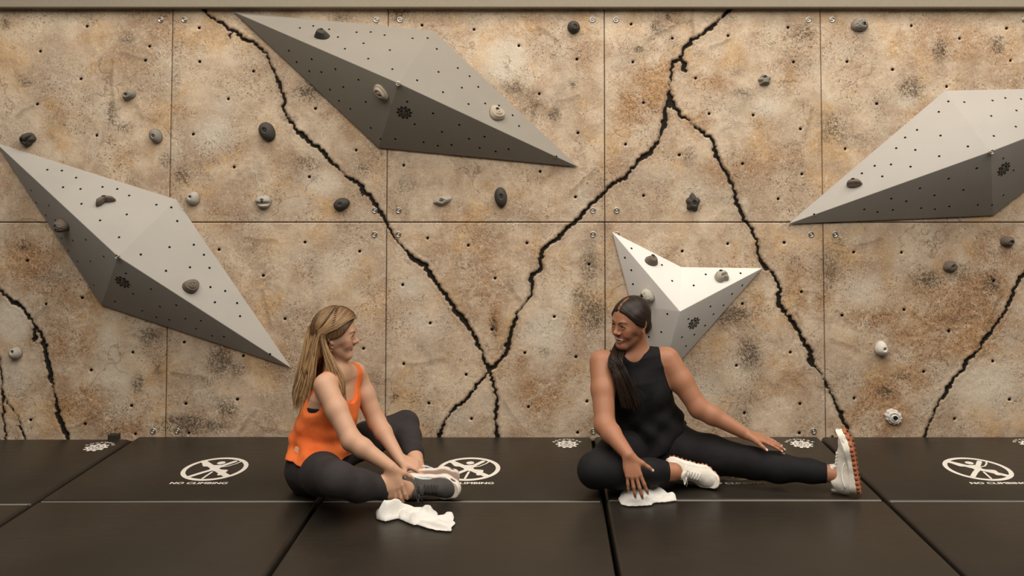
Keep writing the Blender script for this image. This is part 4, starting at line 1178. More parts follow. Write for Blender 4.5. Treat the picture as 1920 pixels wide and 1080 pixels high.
# ---------------- shoes
def make_shoe(parent, O, L, U, med, mats, loc, size=1.0, lace_end=True, name='shoe', lugs=False, stripe=True, patch=None):
    """O: middle of the heel on the ground; L: heel to toe; U: sole to ankle; med: +1/-1 which side of L x U is the inner side"""
    L = unit(L); U = np.asarray(U, float); U = unit(U - L * (U @ L)); S = np.cross(U, L) * med; s = size; O = np.asarray(O, float)
    p = lambda x, y, z: O + s * (x * L + y * S + z * U)
    A = np.stack([L, S, U]); sm = .012
    def local(P): return ((P - O) @ A.T) / s
    def lift(q): return .9 * np.clip(q[:, 0] - .19, 0, 1) ** 2 * 5 + .5 * np.clip(.03 - q[:, 0], 0, 1) ** 2 * 6
    up = [ell(p(.048, 0, .046), np.array((.048, .034, .050)) * s, A, .02), cone(p(.055, 0, .050), p(.155, .002, .032), .038 * s, .031 * s, .02),
          ell(p(.194, .004, .022), np.array((.068, .042, .029)) * s, A, .02), cone(p(.046, 0, .060), p(.052, 0, .088), .037 * s, .034 * s, .015),
          ell(p(.020, 0, .090), np.array((.012, .022, .020)) * s, A, .01),
          ell(p(.100, 0, .100), np.array((.013, .025, .032)) * s, np.stack([unit(L + .5 * U), S, unit(U - .5 * L)]), .008),
          cone(p(.046, 0, .070), p(.050, 0, .135), .0275 * s, .031 * s, .006, 'sub'),
          Prim(lambda P: s * (.013 + lift(local(P.astype(float))) - local(P.astype(float))[:, 2]), O, 9, .004, 'int')]
    Vu, Fu = sdf_mesh(up, .0030, 1)
    def outline(q, g):
        x, y = q[:, 0], q[:, 1]
        d = np.full(len(q), 1.0)
        pts = [(.042, 0, .037), (.120, .000, .035), (.185, .004, .046), (.226, .006, .034)]
        for (x0, y0, r0), (x1, y1, r1) in zip(pts, pts[1:]):
            t = np.clip(((x - x0) * (x1 - x0) + (y - y0) * (y1 - y0)) / ((x1 - x0) ** 2 + (y1 - y0) ** 2), 0, 1)
            d = smin(d, np.hypot(x - x0 - t * (x1 - x0), y - y0 - t * (y1 - y0)) - (r0 + (r1 - r0) * t), .012)
        return d - g
    def mid(P):
        q = local(P.astype(float)); z = q[:, 2] - lift(q); top = .027 + .006 * np.cos(q[:, 0] * 26)
        return s * np.maximum(outline(q, .002 + .10 * np.clip(z, 0, .02) * -1), np.maximum(z - top, .002 - z))
    Vm, Fm = sdf_mesh([Prim(mid, p(.13, 0, .01), .17 * s, .002)], .0030, 1)
    def out(P):
        q = local(P.astype(float)); z = q[:, 2] - lift(q)
        if lugs:
            w = np.abs(((q[:, 0] + .35 * np.abs(q[:, 1])) / .0195) % 1 - .5)
            d = np.maximum(np.maximum(outline(q, .003), np.maximum(z - .003, -.0125 - z)), (w - .30) * .0195)
            d = np.minimum(d, np.maximum(outline(q, .0), np.maximum(z - .003, -.0030 - z)))
        else: d = np.maximum(outline(q, .001), np.maximum(z - .003, -.007 - z))
        return s * d
    Vo, Fo = sdf_mesh([Prim(out, p(.13, 0, 0), .17 * s, .002)], .0026, 0 if lugs else 1)
    dz = np.array((0, 0, .0030 - min(Vu[:, 2].min(), Vm[:, 2].min(), Vo[:, 2].min())))
    O += dz
    upper = np_mesh(name, Vu + dz - loc, Fu, mats['upper'], parent)
    np_mesh('midsole', Vm + dz - loc, Fm, mats['mid'], upper)
    np_mesh('outsole', Vo + dz - loc, Fo, mats['out'], upper)
    # laces lie on the upper
    tree = BVHTree.FromPolygons([Vector(v) for v in (np.array([list(v.co) for v in upper.data.vertices]) + loc)], [tuple(f.vertices) for f in upper.data.polygons])
    def drop(x, y, lift_=.0022):
        o = p(x, y, .2); h = tree.ray_cast(Vector(o), Vector(-U))
        return (np.array(h[0]) + U * lift_ * s) if h[0] is not None else p(x, y, .06)
    bm = bmesh.new()
    for i in range(5):
        x = .108 + i * .0135
        tube_bm(bm, [drop(x - .003 + .010 * t, -.019 + .038 * t, .0022) - loc for t in np.linspace(0, 1, 7)], .0021 * s, 6)
        tube_bm(bm, [drop(x + .007 - .010 * t, -.019 + .038 * t, .0030) - loc for t in np.linspace(0, 1, 7)], .0021 * s, 6)
    k0 = drop(.106, 0, .004); sd = 1
    for sd in ((-1, 1) if lace_end else ()):
        tube_bm(bm, [k0 + (U * .006 * math.sin(t * 3.1) + S * sd * .034 * math.sin(t * math.pi) * (1 if t < .6 else 1) + L * (.018 * t - .03 * t * t)) * s - loc for t in np.linspace(0, 1, 9)], .0020 * s, 6)
        if lace_end:
            g = k0 + (S * sd * .030 + L * .012 * sd + U * -.012) * s
            tube_bm(bm, [k0 - loc, (k0 + g) / 2 + U * .004 - loc, g - loc, g + S * sd * .018 * s - U * .010 * s - loc], .0018 * s, 6)
    bm_obj('laces', bm, mats['lace'], upper, True)
    if patch:
        tm = BVHTree.FromPolygons([Vector(v + dz) for v in Vm], [tuple(f) for f in Fm]); bm = bmesh.new(); rows = []
        for x in np.linspace(.168, .222, 8):
            row = []
            for z in (.007, .021):
                h = tm.ray_cast(Vector(p(x, .2, z + 4.5 * max(0, x - .19) ** 2)), Vector(-S))
                row.append(np.array(h[0]) + S * .0022 if h[0] is not None else None)
            if row[0] is not None and row[1] is not None: rows.append([bm.verts.new(Vector(q - loc)) for q in row])
        for a, b in zip(rows, rows[1:]): bm.faces.new((a[0], b[0], b[1], a[1]))
        bm_obj('midsole_patch', bm, patch, upper, True)
    if stripe:
        for sd in (1, -1):
            bm = bmesh.new()
            pts = []
            for t in np.linspace(0, 1, 12):
                x = .035 + .10 * t; z = .045 - .030 * t + .022 * math.sin(t * 2.2)
                h = tree.ray_cast(Vector(p(x, sd * .2, z)), Vector(-S * sd))
                if h[0] is not None: pts.append(np.array(h[0]) + S * sd * .0005 - loc)
            if len(pts) > 3: tube_bm(bm, pts, [.001 + .0035 * math.sin(math.pi * min(1, .15 + .85 * i / len(pts))) for i in range(len(pts))], 8); bm_obj('side_stripe', bm, mats['stripe'], upper, True)
            else: bm.free()
    return upper

def teeth_obj(H, parent, loc, u0, u1, f0, n=8, w=.0058):
    bm = bmesh.new()
    for i in range(n):
        x = (i - (n - 1) / 2) * w; e = w * .48
        q = [(x - e, u0), (x + e, u0), (x + e * .92, u1 + .0006 * (i % 2)), (x - e * .92, u1 + .0006 * (i % 2))]
        fr = [bm.verts.new(Vector(H.p(a, f0 - 9.0 * a * a, u) - loc)) for a, u in q]; bk = [bm.verts.new(Vector(H.p(a, f0 - .005 - 9.0 * a * a, u) - loc)) for a, u in q]
        bm.faces.new(fr); bm.faces.new(bk[::-1])
        for k in range(4): bm.faces.new((fr[k], bk[k], bk[(k + 1) % 4], fr[(k + 1) % 4]))
    bm_obj('teeth', bm, M_TEETH, parent)
A3 = lambda v: np.array(tuple(v), float)
def J(px, py, y): return A3(on_y(px, py, y))
GROUND = lambda z=.0045: Prim(lambda P: z - P[:, 2], (0, 0, 0), 9, .004, 'int')

def half_ball(c, d, r):
    """what lies beyond a cuff plane, inside a ball"""
    c = np.asarray(c, float); d = unit(d)
    return Prim(lambda P: np.maximum(-((P - c) @ d), np.linalg.norm(P - c, axis=1) - r), c, r, .0015, 'sub')

def tubes_mesh(name, paths, mat, parent, loc, n=5):
    """many tapering strands as one mesh; paths: (points Kx3, radii K, rgb root, rgb tip)"""
    Vs, Fs, C, AL, AR = [], [], [], [], []; base = 0
    for pi, (pts, rad, c0, c1) in enumerate(paths):
        pts = np.asarray(pts, float); K_ = len(pts)
        T = np.gradient(pts, axis=0); T /= np.linalg.norm(T, axis=1)[:, None] + 1e-9
        a = np.cross(T, (.3, .5, .81)); a /= np.linalg.norm(a, axis=1)[:, None] + 1e-9; b = np.cross(T, a)
        th = np.arange(n) * 2 * np.pi / n
        R = pts[:, None] + (a[:, None] * np.cos(th)[None, :, None] + b[:, None] * np.sin(th)[None, :, None]) * np.asarray(rad)[:, None, None]
        Vs.append(R.reshape(-1, 3))
        i = np.arange(K_ - 1)[:, None] * n + np.arange(n)[None]; j = np.arange(K_ - 1)[:, None] * n + (np.arange(n)[None] + 1) % n
        Fs.append(np.stack([i, j, j + n, i + n], -1).reshape(-1, 4) + base); base += K_ * n
        t = np.linspace(0, 1, K_)[:, None]; col = np.asarray(c0)[None] * (1 - t) + np.asarray(c1)[None] * t
        C.append(np.repeat(col, n, 0)); AL.append(np.repeat(t[:, 0] * 3, n)); AR.append(np.full(K_ * n, pi * 1.37))
    return np_mesh(name, np.concatenate(Vs), np.concatenate(Fs), mat, parent, True, loc, {'along': np.concatenate(AL), 'around': np.concatenate(AR)}, np.concatenate(C))

def bez(p, n=16):
    p = [np.asarray(q, float) for q in p]; out = []
    for t in np.linspace(0, 1, n):
        q = list(p)
        while len(q) > 1: q = [q[i] * (1 - t) + q[i + 1] * t for i in range(len(q) - 1)]
        out.append(q[0])
    return np.array(out)

LIN = lambda r, g, b: np.array(srgb(r, g, b)[:3])
M_EYEW = plain('eye_white', srgb(232, 224, 214), .25)
M_IRISB = plain('blue_grey_iris', srgb(58, 62, 66), .2); M_IRISD = plain('brown_iris', srgb(40, 24, 16), .2)
M_BROWL = plain('light_brown_brow', srgb(92, 66, 44), .9); M_BROWD = plain('dark_brow', srgb(34, 24, 18), .9)
M_TEETH = plain('teeth', srgb(240, 232, 220), .3)
M_GOLD = plain('gold', srgb(214, 170, 96), .25, 1.0)

def torso_region(T, neck, arm, hem):
    """cut for a sleeveless top: T is the torso frame (u is height above the seat)"""
    def fn(P):
        q = T.loc(P.astype(float)); l, f, u = q[:, 0], q[:, 1], q[:, 2]; a = np.abs(l)
        nk = u - np.where(f > neck[2], neck[0] + (np.clip(a / neck[1], 0, 2)) ** 2.2 * .11, neck[3] + (np.clip(a / neck[1], 0, 2)) ** 2.2 * .05)
        ah = (a - np.interp(u, arm[0], arm[1])) * .9
        hm = hem(l, f) - u
        return np.maximum(np.maximum(nk * .6, ah), hm)
    return fn

# ================================================================= woman in the orange top
def build_woman_orange():
    al = math.radians(20); F = V3(math.cos(al), -math.sin(al), 0); L = V3(math.sin(al), math.cos(al), 0)
    LOC = V3(-1.03, -.70, 0)
    shR, shL = J(609, 722, -.865), J(666, 699, -.575)
    elR, wrR = J(659, 826, -.97), J(733, 876, -1.0)
    elL, wrL = J(707, 792, -.615), J(750, 861, -.74)
    hipR, hipL = V3(-1.055, -.785, .105), V3(-1.015, -.615, .105)
    knR, anR = V3(-.846, -1.112, .182), V3(-.590, -.925, .066)
    knL, anL = V3(-.700, -.345, .165), V3(-.592, -.665, .078)
    nb = J(634, 690, -.73)
    S = lambda x, y, z, w, df, db: (V3(x, y, z), w, df, db)
    st = [S(-1.045, -.700, .015, .125, .09, .075), S(-1.045, -.700, .09, .166, .112, .086), S(-1.043, -.700, .15, .158, .108, .086), S(-1.034, -.702, .22, .138, .100, .085),
          S(-1.015, -.706, .29, .130, .098, .088), S(-.990, -.712, .36, .137, .104, .086), S(-.965, -.718, .42, .143, .092, .080), S(-.950, -.722, .465, .128, .068, .066), S(-.940, -.725, .500, .085, .046, .048)]
    T = Frame(V3(-1.05, -.70, 0), F, (.21, -.05, 1))
    br = [T.p(g * .066, .083, .375) for g in (-1, 1)]
    def torso(off=0.0, grow=None): return [loft(st, L, F, .03, off, grow)] + [ell(c, (.054, .052, .056), T.A, .03, 'add', off) for c in br]
    shoulders = lambda off=0.0: [cone(nb - V3(0, 0, .012), shR + V3(.01, .04, .005), .044, .044, .04, off=off), cone(nb - V3(0, 0, .012), shL + V3(.01, -.04, .005), .044, .044, .04, off=off)]
    H = Frame(J(630, 626, -.745), (.985, .09, -.11), (.10, -.02, 1), .955)
    legs = lambda off: leg_prims(hipR, knR, anR, (.088, .064, .053, .036), off=off, calf=(0, -.004, -.010)) + leg_prims(hipL, knL, anL, (.088, .062, .052, .036), off=off, calf=(0, 0, -.008))
    hR, tR = hand_prims(wrR, (.28, -.16, -.95), (-.05, .93, -.25), 1, [(.20, .50, .45), (.22, .52, .45), (.25, .52, .45), (.30, .50, .45)], .05, (.30, .10, .1), .97, .25)
    hL, tL = hand_prims(wrL, (.93, -.02, -.36), (.28, .25, -.93), -1, [(.22, .28, .2), (.25, .3, .25), (.28, .3, .25), (.3, .32, .25)], .07, (.35, .15, .1), .97, .25)
    body = torso() + shoulders() + head_prims(H, 'closed', nb - V3(.005, 0, .02), (.041, .050), (.0085, .0065, .0105)) + arm_prims(shR, elR, wrR) + arm_prims(shL, elL, wrL) + hR + hL + legs(0) + [GROUND()]
    V, Fc = sdf_mesh(body, .0031, 2)
    base, blush = LIN(200, 156, 126), LIN(190, 122, 98)
    C = face_paint(H, V, base, LIN(172, 108, 92), LIN(122, 88, 60), blush, tR + tL, LIN(226, 180, 156))
    P_ = np_mesh('person', V, Fc, skin_material('fair_skin'), None, True, LOC, None, C)
    tag(P_, 'woman with long blonde hair in an orange tank top, sitting cross-legged holding her ankle', 'person')
    eyes(H, P_, M_EYEW, M_IRISB, H.F + .1 * H.L, LOC, M_BROWL, [(.012, .0195), (.018, .0225), (.027, .0250), (.036, .0262), (.044, .0240), (.050, .0200)])
    teeth_obj(H, P_, LOC, -.0525, -.0605, .0835)
    # leggings
    lg = [loft(st[:5], L, F, .03, .004)] + legs(.004) + [GROUND(.0032), half_ball((-1.04, -.70, .215), (.1, 0, 1), .155)]
    for kn, an, k in ((knR, anR, .80), (knL, anL, .84)):
        c = kn + (an - kn) * k; lg.append(half_ball(c, an - kn, .115))
    V, Fc = sdf_mesh(lg, .0046, 1)
    lgo = np_mesh('leggings', V, Fc, cloth_material('charcoal_knit', srgb(56, 51, 50), srgb(46, 42, 41), 14, (1, 1, 1), 700, .16, .82, .12), P_, True, LOC)
    for kn, an, k in ((knR, anR, .795), (knL, anL, .835)):
        pass
    # sports bra that shows in the arm hole
    V, Fc = sdf_mesh(torso(.003) + [Prim(lambda P: np.maximum(.315 - T.loc(P)[:, 2], T.loc(P)[:, 2] - .388), (0, 0, 0), 9, .001, 'int')], .004, 1)
    np_mesh('sports_bra', V, Fc, plain('black_jersey', srgb(24, 22, 24), .8), P_, True, LOC)
    # tank top: loose at the hem, scooped neck, wide arm holes
    grow = np.array([.014, .014, .015, .015, .013, .009, .006, .004, .003])
    def folds(P):
        q = T.loc(P.astype(float)); u = q[:, 2]; th = np.arctan2(q[:, 0], q[:, 1])
        k = sstep(u, .40, .22)
        return .0045 * k * (np.sin(th * 9 + u * 14 + 1.2 * np.sin(u * 30)) + .7 * np.sin(th * 5 - u * 42)) + .003 * k * np.sin(u * 95 + th * 3)
    st2 = [(c, w, df + g2, db) for (c, w, df, db), g2 in zip(st, (.0, .01, .022, .034, .036, .020, .008, 0, 0))]
    tp = [loft(st2, L, F, .03, .004, grow)] + [ell(c, (.056, .056, .058), T.A, .035, 'add', .004) for c in br] + shoulders(.0045) + [cone(hipR + V3(0, .02, .0), hipL, .088, .088, .03, off=.021), cone(hipR, hipR + (knR - hipR) * .25, .088, .086, .03, off=.017)]
    base_fn = [p.fn for p in tp]
    for p, f0 in zip(tp, base_fn): p.fn = (lambda P, f0=f0: f0(P) + folds(P) * .8); p.R += .04
    hem = lambda l, f: .140 - .12 * l + .004 * np.sin(f * 40 + l * 25)
    reg = torso_region(T, (.392, .074, .012, .470), ([0, .29, .325, .37, .43, .47, .56], [.30, .30, .170, .140, .122, .118, .116]), hem)
    V, Fc = sdf_mesh(tp + [Prim(reg, (0, 0, 0), 9, .0025, 'int')], .0038, 1)
    tk = np_mesh('tank_top', V, Fc, cloth_material('orange_jersey', srgb(238, 122, 62), srgb(226, 104, 48), 20, (1, 1, .5), 800, .30, .85, .25), P_, True, LOC)
    bm = bmesh.new(); c = Vector(A3(on_y(557, 842, -.80)) - LOC); 
    tr = BVHTree.FromPolygons([Vector(v) for v in V], [tuple(f) for f in Fc])
    h = tr.ray_cast(CAM, ray(557, 843).normalized())
    if h[0] is not None:
        M = Matrix.Translation(h[0] - Vector(LOC)) @ frame_from_normal(h[1]).to_4x4()
        mesh_obj('sewn_label', [M @ Vector(v) for v in ((-.014, -.011, .005), (.014, -.011, .005), (.014, .011, .005), (-.014, .011, .005), (-.014, -.011, -.008), (.014, -.011, -.008), (.014, .011, -.008), (-.014, .011, -.008))],
                 [(0, 1, 2, 3), (0, 4, 5, 1), (1, 5, 6, 2), (2, 6, 7, 3), (3, 7, 4, 0)], plain('pale_label', srgb(236, 190, 160), .8), tk)
    bm.free()
    # hair: cap, falling mass and loose strands
    hm = hair_material('blonde_hair'); s = H.s
    skull = lambda off, k=.02: [ell(H.p(0, -.018, .034), np.array((.073, .092, .084)) * s, H.A, k, 'add', off), ell(H.p(0, .030, .004), np.array((.061, .056, .084)) * s, H.A, .03, 'add', off)] + [ell(H.p(g * .062, .012, .012), np.array((.016, .035, .045)) * s, H.A, .03, 'add', off) for g in (-1, 1)]
    def hairline(P):
        q = H.loc(P.astype(float)); u = q[:, 2]
        return (q[:, 1] - np.interp(u, [-.16, -.035, -.010, .004, .018, .036, .056, .074, .088, .13], [-.030, -.024, -.006, .026, .046, .058, .068, .078, .088, .14])) * .75 * s
    capc = H.p(0, -.022, .036)
    cap = skull(.0085) + [ ell(H.p(0, -.055, -.02), np.array((.070, .055, .085)) * s, H.A, .04)]
    for g, end in ((-1, [(-.052, -.080, -.08), (-.055, -.098, -.16), (-.050, -.118, -.235)]), (1, [(.045, -.080, -.08), (.05, -.095, -.16), (.04, -.112, -.22)]), (0, [(0, -.095, -.08), (0, -.115, -.16), (-.01, -.128, -.24)])):
        pts = [H.p(*e) for e in end]
        cap += [cone(pts[0], pts[1], .032 * s, .024 * s, .03), cone(pts[1], pts[2], .024 * s, .010 * s, .03)]
    def groove(P):
        q = H.loc(P.astype(float)); return .0016 * np.sin(np.arctan2(q[:, 0], -q[:, 1] + .03) * 46 + q[:, 2] * 25)
    for p in cap:
        f0 = p.fn; p.fn = (lambda P, f0=f0: f0(P) + groove(P)); p.R += .01
    V, Fc = sdf_mesh(cap + [Prim(hairline, (0, 0, 0), 9, .006, 'int')], .0032, 1)
    q = H.loc(V); k = sstep(q[:, 2], .03, -.16)[:, None]
    C = LIN(98, 72, 48) * (1 - k) + LIN(160, 126, 88) * k
    hair = np_mesh('hair', V, Fc, hm, P_, True, LOC, {'along': q[:, 2] * 14, 'around': np.arctan2(q[:, 0], q[:, 1] + .02) * 22}, C)
    r = np.random.default_rng(5); paths = []
    NLK = 46; locks = []
    for k in range(NLK):
        g = -1 if k % 5 < 3 else 1
        f0 = -.085 + .168 * ((k * .618) % 1); fe = -.066 + .52 * f0
        front = g < 0 and f0 > .045
        if front: mid = H.p(-.100, .012 + r.normal() * .006, -.115); tgt = H.p(-.088 + r.normal() * .012, .078 + r.normal() * .012, -.262 - r.random() * .06)
        else:
            mid = H.p(g * (.080 + .25 * (fe + .03)), fe - .012 + r.normal() * .006, -.105); tgt = H.p(g * (.066 + .45 * (fe + .03)) - .006, fe * .95 - .040 + r.normal() * .010, -.290 - r.random() * .065)
        locks.append((g, f0, mid, tgt, r.uniform(.82, 1.18), r.normal(size=3) * .010))
    for i in range(NLK * 22):
        g, f0, mid, tgt, v, bow = locks[i % NLK]
        f0 = f0 + r.normal() * .006; lay = r.uniform(.15, 1.0)
        a, b, c = .083 + .004 * lay, .099 + .004 * lay, .094 + .004 * lay
        pts = []
        for t in np.linspace(0, 1, 14):
            th = .06 + t * 1.68; a = .083 + .004 * lay + .0075 * float(sstep(th, .75, 1.45))
            f = f0 + (-.066 + .52 * f0 - f0) * (min(1, th / 1.74) ** 2.3 if f0 > 0 else min(1, th / 1.74) ** 1.3)
            k = math.sqrt(max(.08, 1 - (f / b) ** 2))
            pts.append(H.p(g * a * math.sin(th) * k, f - .010 * (f < 0), .036 + c * math.cos(th) * k))
        p0 = pts[-1]; dr = unit(pts[-1] - pts[-2]); o = r.normal(size=3) * .0075
        e = tgt + o * .7 + V3(0, 0, r.normal() * .012)
        down = bez([p0, p0 + dr * .035, mid + o, (mid + tgt) / 2 + o * 1.3 + bow, tgt + o + V3(0, 0, .05), e], 15)[1:]
        ww = np.linspace(0, 1, len(down)); down = down + np.outer(np.sin(ww * 9 + (i % NLK) * 1.7) * ww * .006, F) + np.outer(np.cos(ww * 8 + (i % NLK) * 2.3) * ww * .005, L)
        P2 = np.concatenate([np.array(pts), down])
        R_ = np.interp(np.linspace(0, 1, len(P2)), [0, .15, .75, .9, 1], [.0010, .0018, .0021, .0017, .0005])
        vv = v * r.uniform(.9, 1.1)
        paths.append((P2, R_, LIN(112, 84, 56) * vv, LIN(204, 168, 124) * vv))
    tubes_mesh('strands', paths, hm, hair, LOC)
    # jewellery
    e = H.p(-.079, -.002, -.045)
    bm = bmesh.new()
    tube_bm(bm, [Vector(e - LOC) + Vector((.0 + .004 * math.cos(t), -.003 * 0, .0) ) * 0 + Vector((.0075 * math.sin(t), 0, -.0075 + .0075 * math.cos(t))) for t in np.linspace(0, 6.28, 17)], .0013, 6, False)
    bm_obj('hoop_earring', bm, M_GOLD, P_, True)
    # shoes
    gm = {'upper': cloth_material('grey_mesh_fabric', srgb(84, 80, 76), srgb(70, 66, 62), 30, (1, 1, 1), 600, .1, .8), 'mid': plain('white_foam', srgb(226, 214, 200), .6), 'out': plain('pale_pink_rubber', srgb(206, 182, 164), .7),
          'lace': plain('grey_lace', srgb(62, 58, 56), .8), 'stripe': plain('pale_blue_stripe', srgb(206, 220, 222), .5)}
    Lr, Ur = unit(V3(.985, -.14, -.02)), unit(V3(-.12, -.97, .02))
    make_shoe(P_, anR - .050 * Lr - .100 * Ur - V3(0, 0, .016), Lr, Ur, -1, gm, LOC, 1.04, patch=plain('green_patch', srgb(96, 140, 118), .5))
    Ll, Ul = unit(V3(.98, .06, -.02)), unit(V3(-.06, .97, .03))
    make_shoe(P_, anL - .050 * Ll - .100 * Ul - V3(0, 0, .026), Ll, Ul, 1, gm, LOC, .97)
    return P_
WOMAN_O = build_woman_orange()

# ================================================================= woman in black
def build_woman_black():
    F = unit(V3(-.10, -1, 0)); L = V3(-F[1], F[0], 0); L = np.cross((0, 0, 1), F)
    LOC = V3(.51, -.50, 0)
    shR, shL = J(1128, 680, -.595), J(1252, 674, -.56)
    elR, wrR = J(1134, 797, -.755), J(1178, 857, -.905) + V3(0, -.012, .012)
    elL, wrL = J(1310, 765, -.63), J(1398, 813, -.69)
    hipR, hipL = V3(.425, -.525, .115), V3(.605, -.525, .115)
    knR, anR = V3(.225, -.845, .122), V3(.583, -.792, .096)
    knL, anL = V3(.965, -.695, .098), V3(1.298, -.785, .082)
    nb = J(1193, 664, -.56)
    S = lambda x, y, z, w, df, db: (V3(x, y, z), w, df, db)
    st = [S(.515, -.50, .015, .14, .10, .10), S(.515, -.50, .09, .185, .125, .125), S(.512, -.502, .16, .178, .122, .122), S(.500, -.508, .23, .150, .118, .105),
          S(.478, -.518, .31, .134, .116, .096), S(.458, -.532, .39, .138, .118, .094), S(.447, -.545, .46, .146, .106, .088), S(.446, -.553, .515, .140, .078, .072), S(.442, -.558, .553, .092, .052, .052)]
    T = Frame(V3(.515, -.50, 0), F, (-.145, -.11, 1))
    br = [T.p(g * .075, .092, .385) for g in (-1, 1)]
    def torso(off=0.0, grow=None): return [loft(st, L, F, .03, off, grow)] + [ell(c, (.066, .062, .066), T.A, .035, 'add', off) for c in br]
    shoulders = lambda off=0.0: [cone(nb - V3(0, 0, .015), shR + V3(.045, 0, .006), .050, .047, .04, off=off), cone(nb - V3(0, 0, .015), shL + V3(-.045, 0, .006), .050, .047, .04, off=off)]
    H = Frame(J(1182, 604, -.590), (-.78, -.61, -.15), (-.08, -.15, 1), .99)
    legs = lambda off: leg_prims(hipR, knR, anR, (.098, .070, .058, .038), off=off, calf=(0, -.006, -.004)) + leg_prims(hipL, knL, anL, (.096, .064, .055, .036), off=off, calf=(0, 0, -.004))
    hR, tR = hand_prims(wrR, (.22, -.36, -.90), (.12, .86, -.50), 1, [(.18, .22, .16), (.16, .22, .18), (.16, .22, .18), (.20, .2, .15)], .13, (.10, .05, .05), 1.02, .15)
    hL, tL = hand_prims(wrL, (.93, -.16, -.27), (.27, .06, -.95), -1, [(.05, .12, .10), (.04, .10, .10), (.04, .10, .10), (.06, .10, .10)], .12, (.10, .05, .05), 1.0, .10, .34)
    ar = (.058, .046, .040, .027)
    body = torso() + shoulders() + head_prims(H, 'open', nb - V3(0, -.005, .02), (.050, .058), (.0115, .0085, .0145)) + arm_prims(shR, elR, wrR, ar) + arm_prims(shL, elL, wrL, ar) + hR + hL + legs(0) + [GROUND()]
    V, Fc = sdf_mesh(body, .0031, 2)
    base, blush = LIN(168, 116, 86), LIN(158, 88, 66)
    C = face_paint(H, V, base, LIN(150, 84, 72), LIN(44, 30, 22), blush, tR + tL, LIN(240, 226, 212), ((-.047, -.047, -.048, -.048), (-.0765, -.0755, -.064, -.050)), .9)
    P_ = np_mesh('person', V, Fc, skin_material('tan_skin'), None, True, LOC, None, C)
    tag(P_, 'laughing dark-haired woman in a black sleeveless top and leggings, one leg stretched out', 'person')
    eyes(H, P_, M_EYEW, M_IRISD, unit(V3(-1, -.45, -.05)), LOC, M_BROWD, [(.011, .0185), (.018, .0220), (.027, .0255), (.036, .0275), (.044, .0255), (.052, .0205)])
    teeth_obj(H, P_, LOC, -.0495, -.0640, .0862, 10)
    blk = cloth_material('black_knit', srgb(30, 28, 29), srgb(24, 22, 23), 14, (1, 1, 1), 700, .18, .78, .10)
    lg = [loft(st[:5], L, F, .03, .004)] + legs(.004) + [GROUND(.0032), half_ball((.505, -.505, .225), (0, 0, 1), .20)]
    for kn, an, k in ((knR, anR, .92), (knL, anL, .92)):
        lg.append(half_ball(kn + (an - kn) * k, an - kn, .125))
    V, Fc = sdf_mesh(lg, .0046, 1)
    np_mesh('leggings', V, Fc, blk, P_, True, LOC)
    grow = np.array([.022, .020, .018, .016, .013, .008, .005, .004, .003])
    def folds(P):
        q = T.loc(P.astype(float)); u = q[:, 2]; th = np.arctan2(q[:, 0], q[:, 1]); k = sstep(u, .40, .25)
        return .0060 * k * (np.sin(th * 8 + u * 18 + 1.3 * np.sin(u * 28)) + .8 * np.sin(u * 55 - th * 6)) + .003 * np.sin(th * 11 - u * 20) * sstep(u, .50, .36)
    tp = torso(.004, grow) + shoulders(.0045)
    for p in tp:
        f0 = p.fn; p.fn = (lambda P, f0=f0: f0(P) + folds(P) * .8); p.R += .04
    hem = lambda l, f: .088 + .9 * l * l + .28 * np.clip(l, 0, 1) + .006 * np.sin(l * 40 + 1)
    reg = torso_region(T, (.549, .080, .0, .562), ([0, .32, .37, .43, .48, .53, .64], [.32, .32, .190, .158, .138, .126, .120]), hem)
    V, Fc = sdf_mesh(tp + [Prim(reg, (0, 0, 0), 9, .0025, 'int')], .0038, 1)
    np_mesh('sleeveless_top', V, Fc, cloth_material('black_jersey_top', srgb(29, 27, 27), srgb(22, 20, 20), 18, (1, 1, .5), 800, .35, .82, .12), P_, True, LOC)
    # sleek hair with a centre parting, tied low, tail over the right shoulder
    hm = hair_material('dark_hair', .25); s = H.s
    skull = lambda off, k=.02: [ell(H.p(0, -.018, .034), np.array((.073, .092, .084)) * s, H.A, k, 'add', off), ell(H.p(0, .030, .004), np.array((.061, .056, .084)) * s, H.A, .03, 'add', off)] + [ell(H.p(g * .062, .012, .012), np.array((.016, .035, .045)) * s, H.A, .03, 'add', off) for g in (-1, 1)]
    def hairline(P):
        q = H.loc(P.astype(float)); u = q[:, 2]; a = np.abs(q[:, 0])
        lim = np.interp(u, [-.16, -.045, -.016, .002, .016, .034, .052, .068, .080, .14], [-.050, -.036, -.012, .022, .040, .053, .062, .072, .082, .15])
        return (q[:, 1] - lim + .010 * np.exp(-(a / .006) ** 2) * (q[:, 1] > .03)) * .75 * s
    cap = skull(.0065) + [ ell(H.p(0, -.070, -.035), np.array((.050, .035, .045)) * s, H.A, .04), ell(H.p(-.01, -.100, -.060), np.array((.030, .028, .030)) * s, H.A, .02)]
    groove = Prim(None, (0, 0, 0), 0, 0)
    def part(P):
        q = H.loc(P.astype(float)); return np.where(q[:, 2] > .06, .0035 * np.exp(-(q[:, 0] / .004) ** 2) * (q[:, 1] > -.02), 0)
    for p in cap:
        f0 = p.fn; p.fn = (lambda P, f0=f0: f0(P) + part(P)); p.R += .01
    V, Fc = sdf_mesh(cap + [Prim(hairline, (0, 0, 0), 9, .004, 'int')], .0030, 1)
    q = H.loc(V)
    pm = (np.exp(-(q[:, 0] / .0042) ** 2) * (q[:, 2] > .05) * (q[:, 1] > .0))[:, None]
    C = LIN(42, 32, 26) * (1 - pm * .8) + LIN(168, 112, 80) * pm * .8
    ang = np.arctan2(q[:, 2] + .045, q[:, 1] + .10)
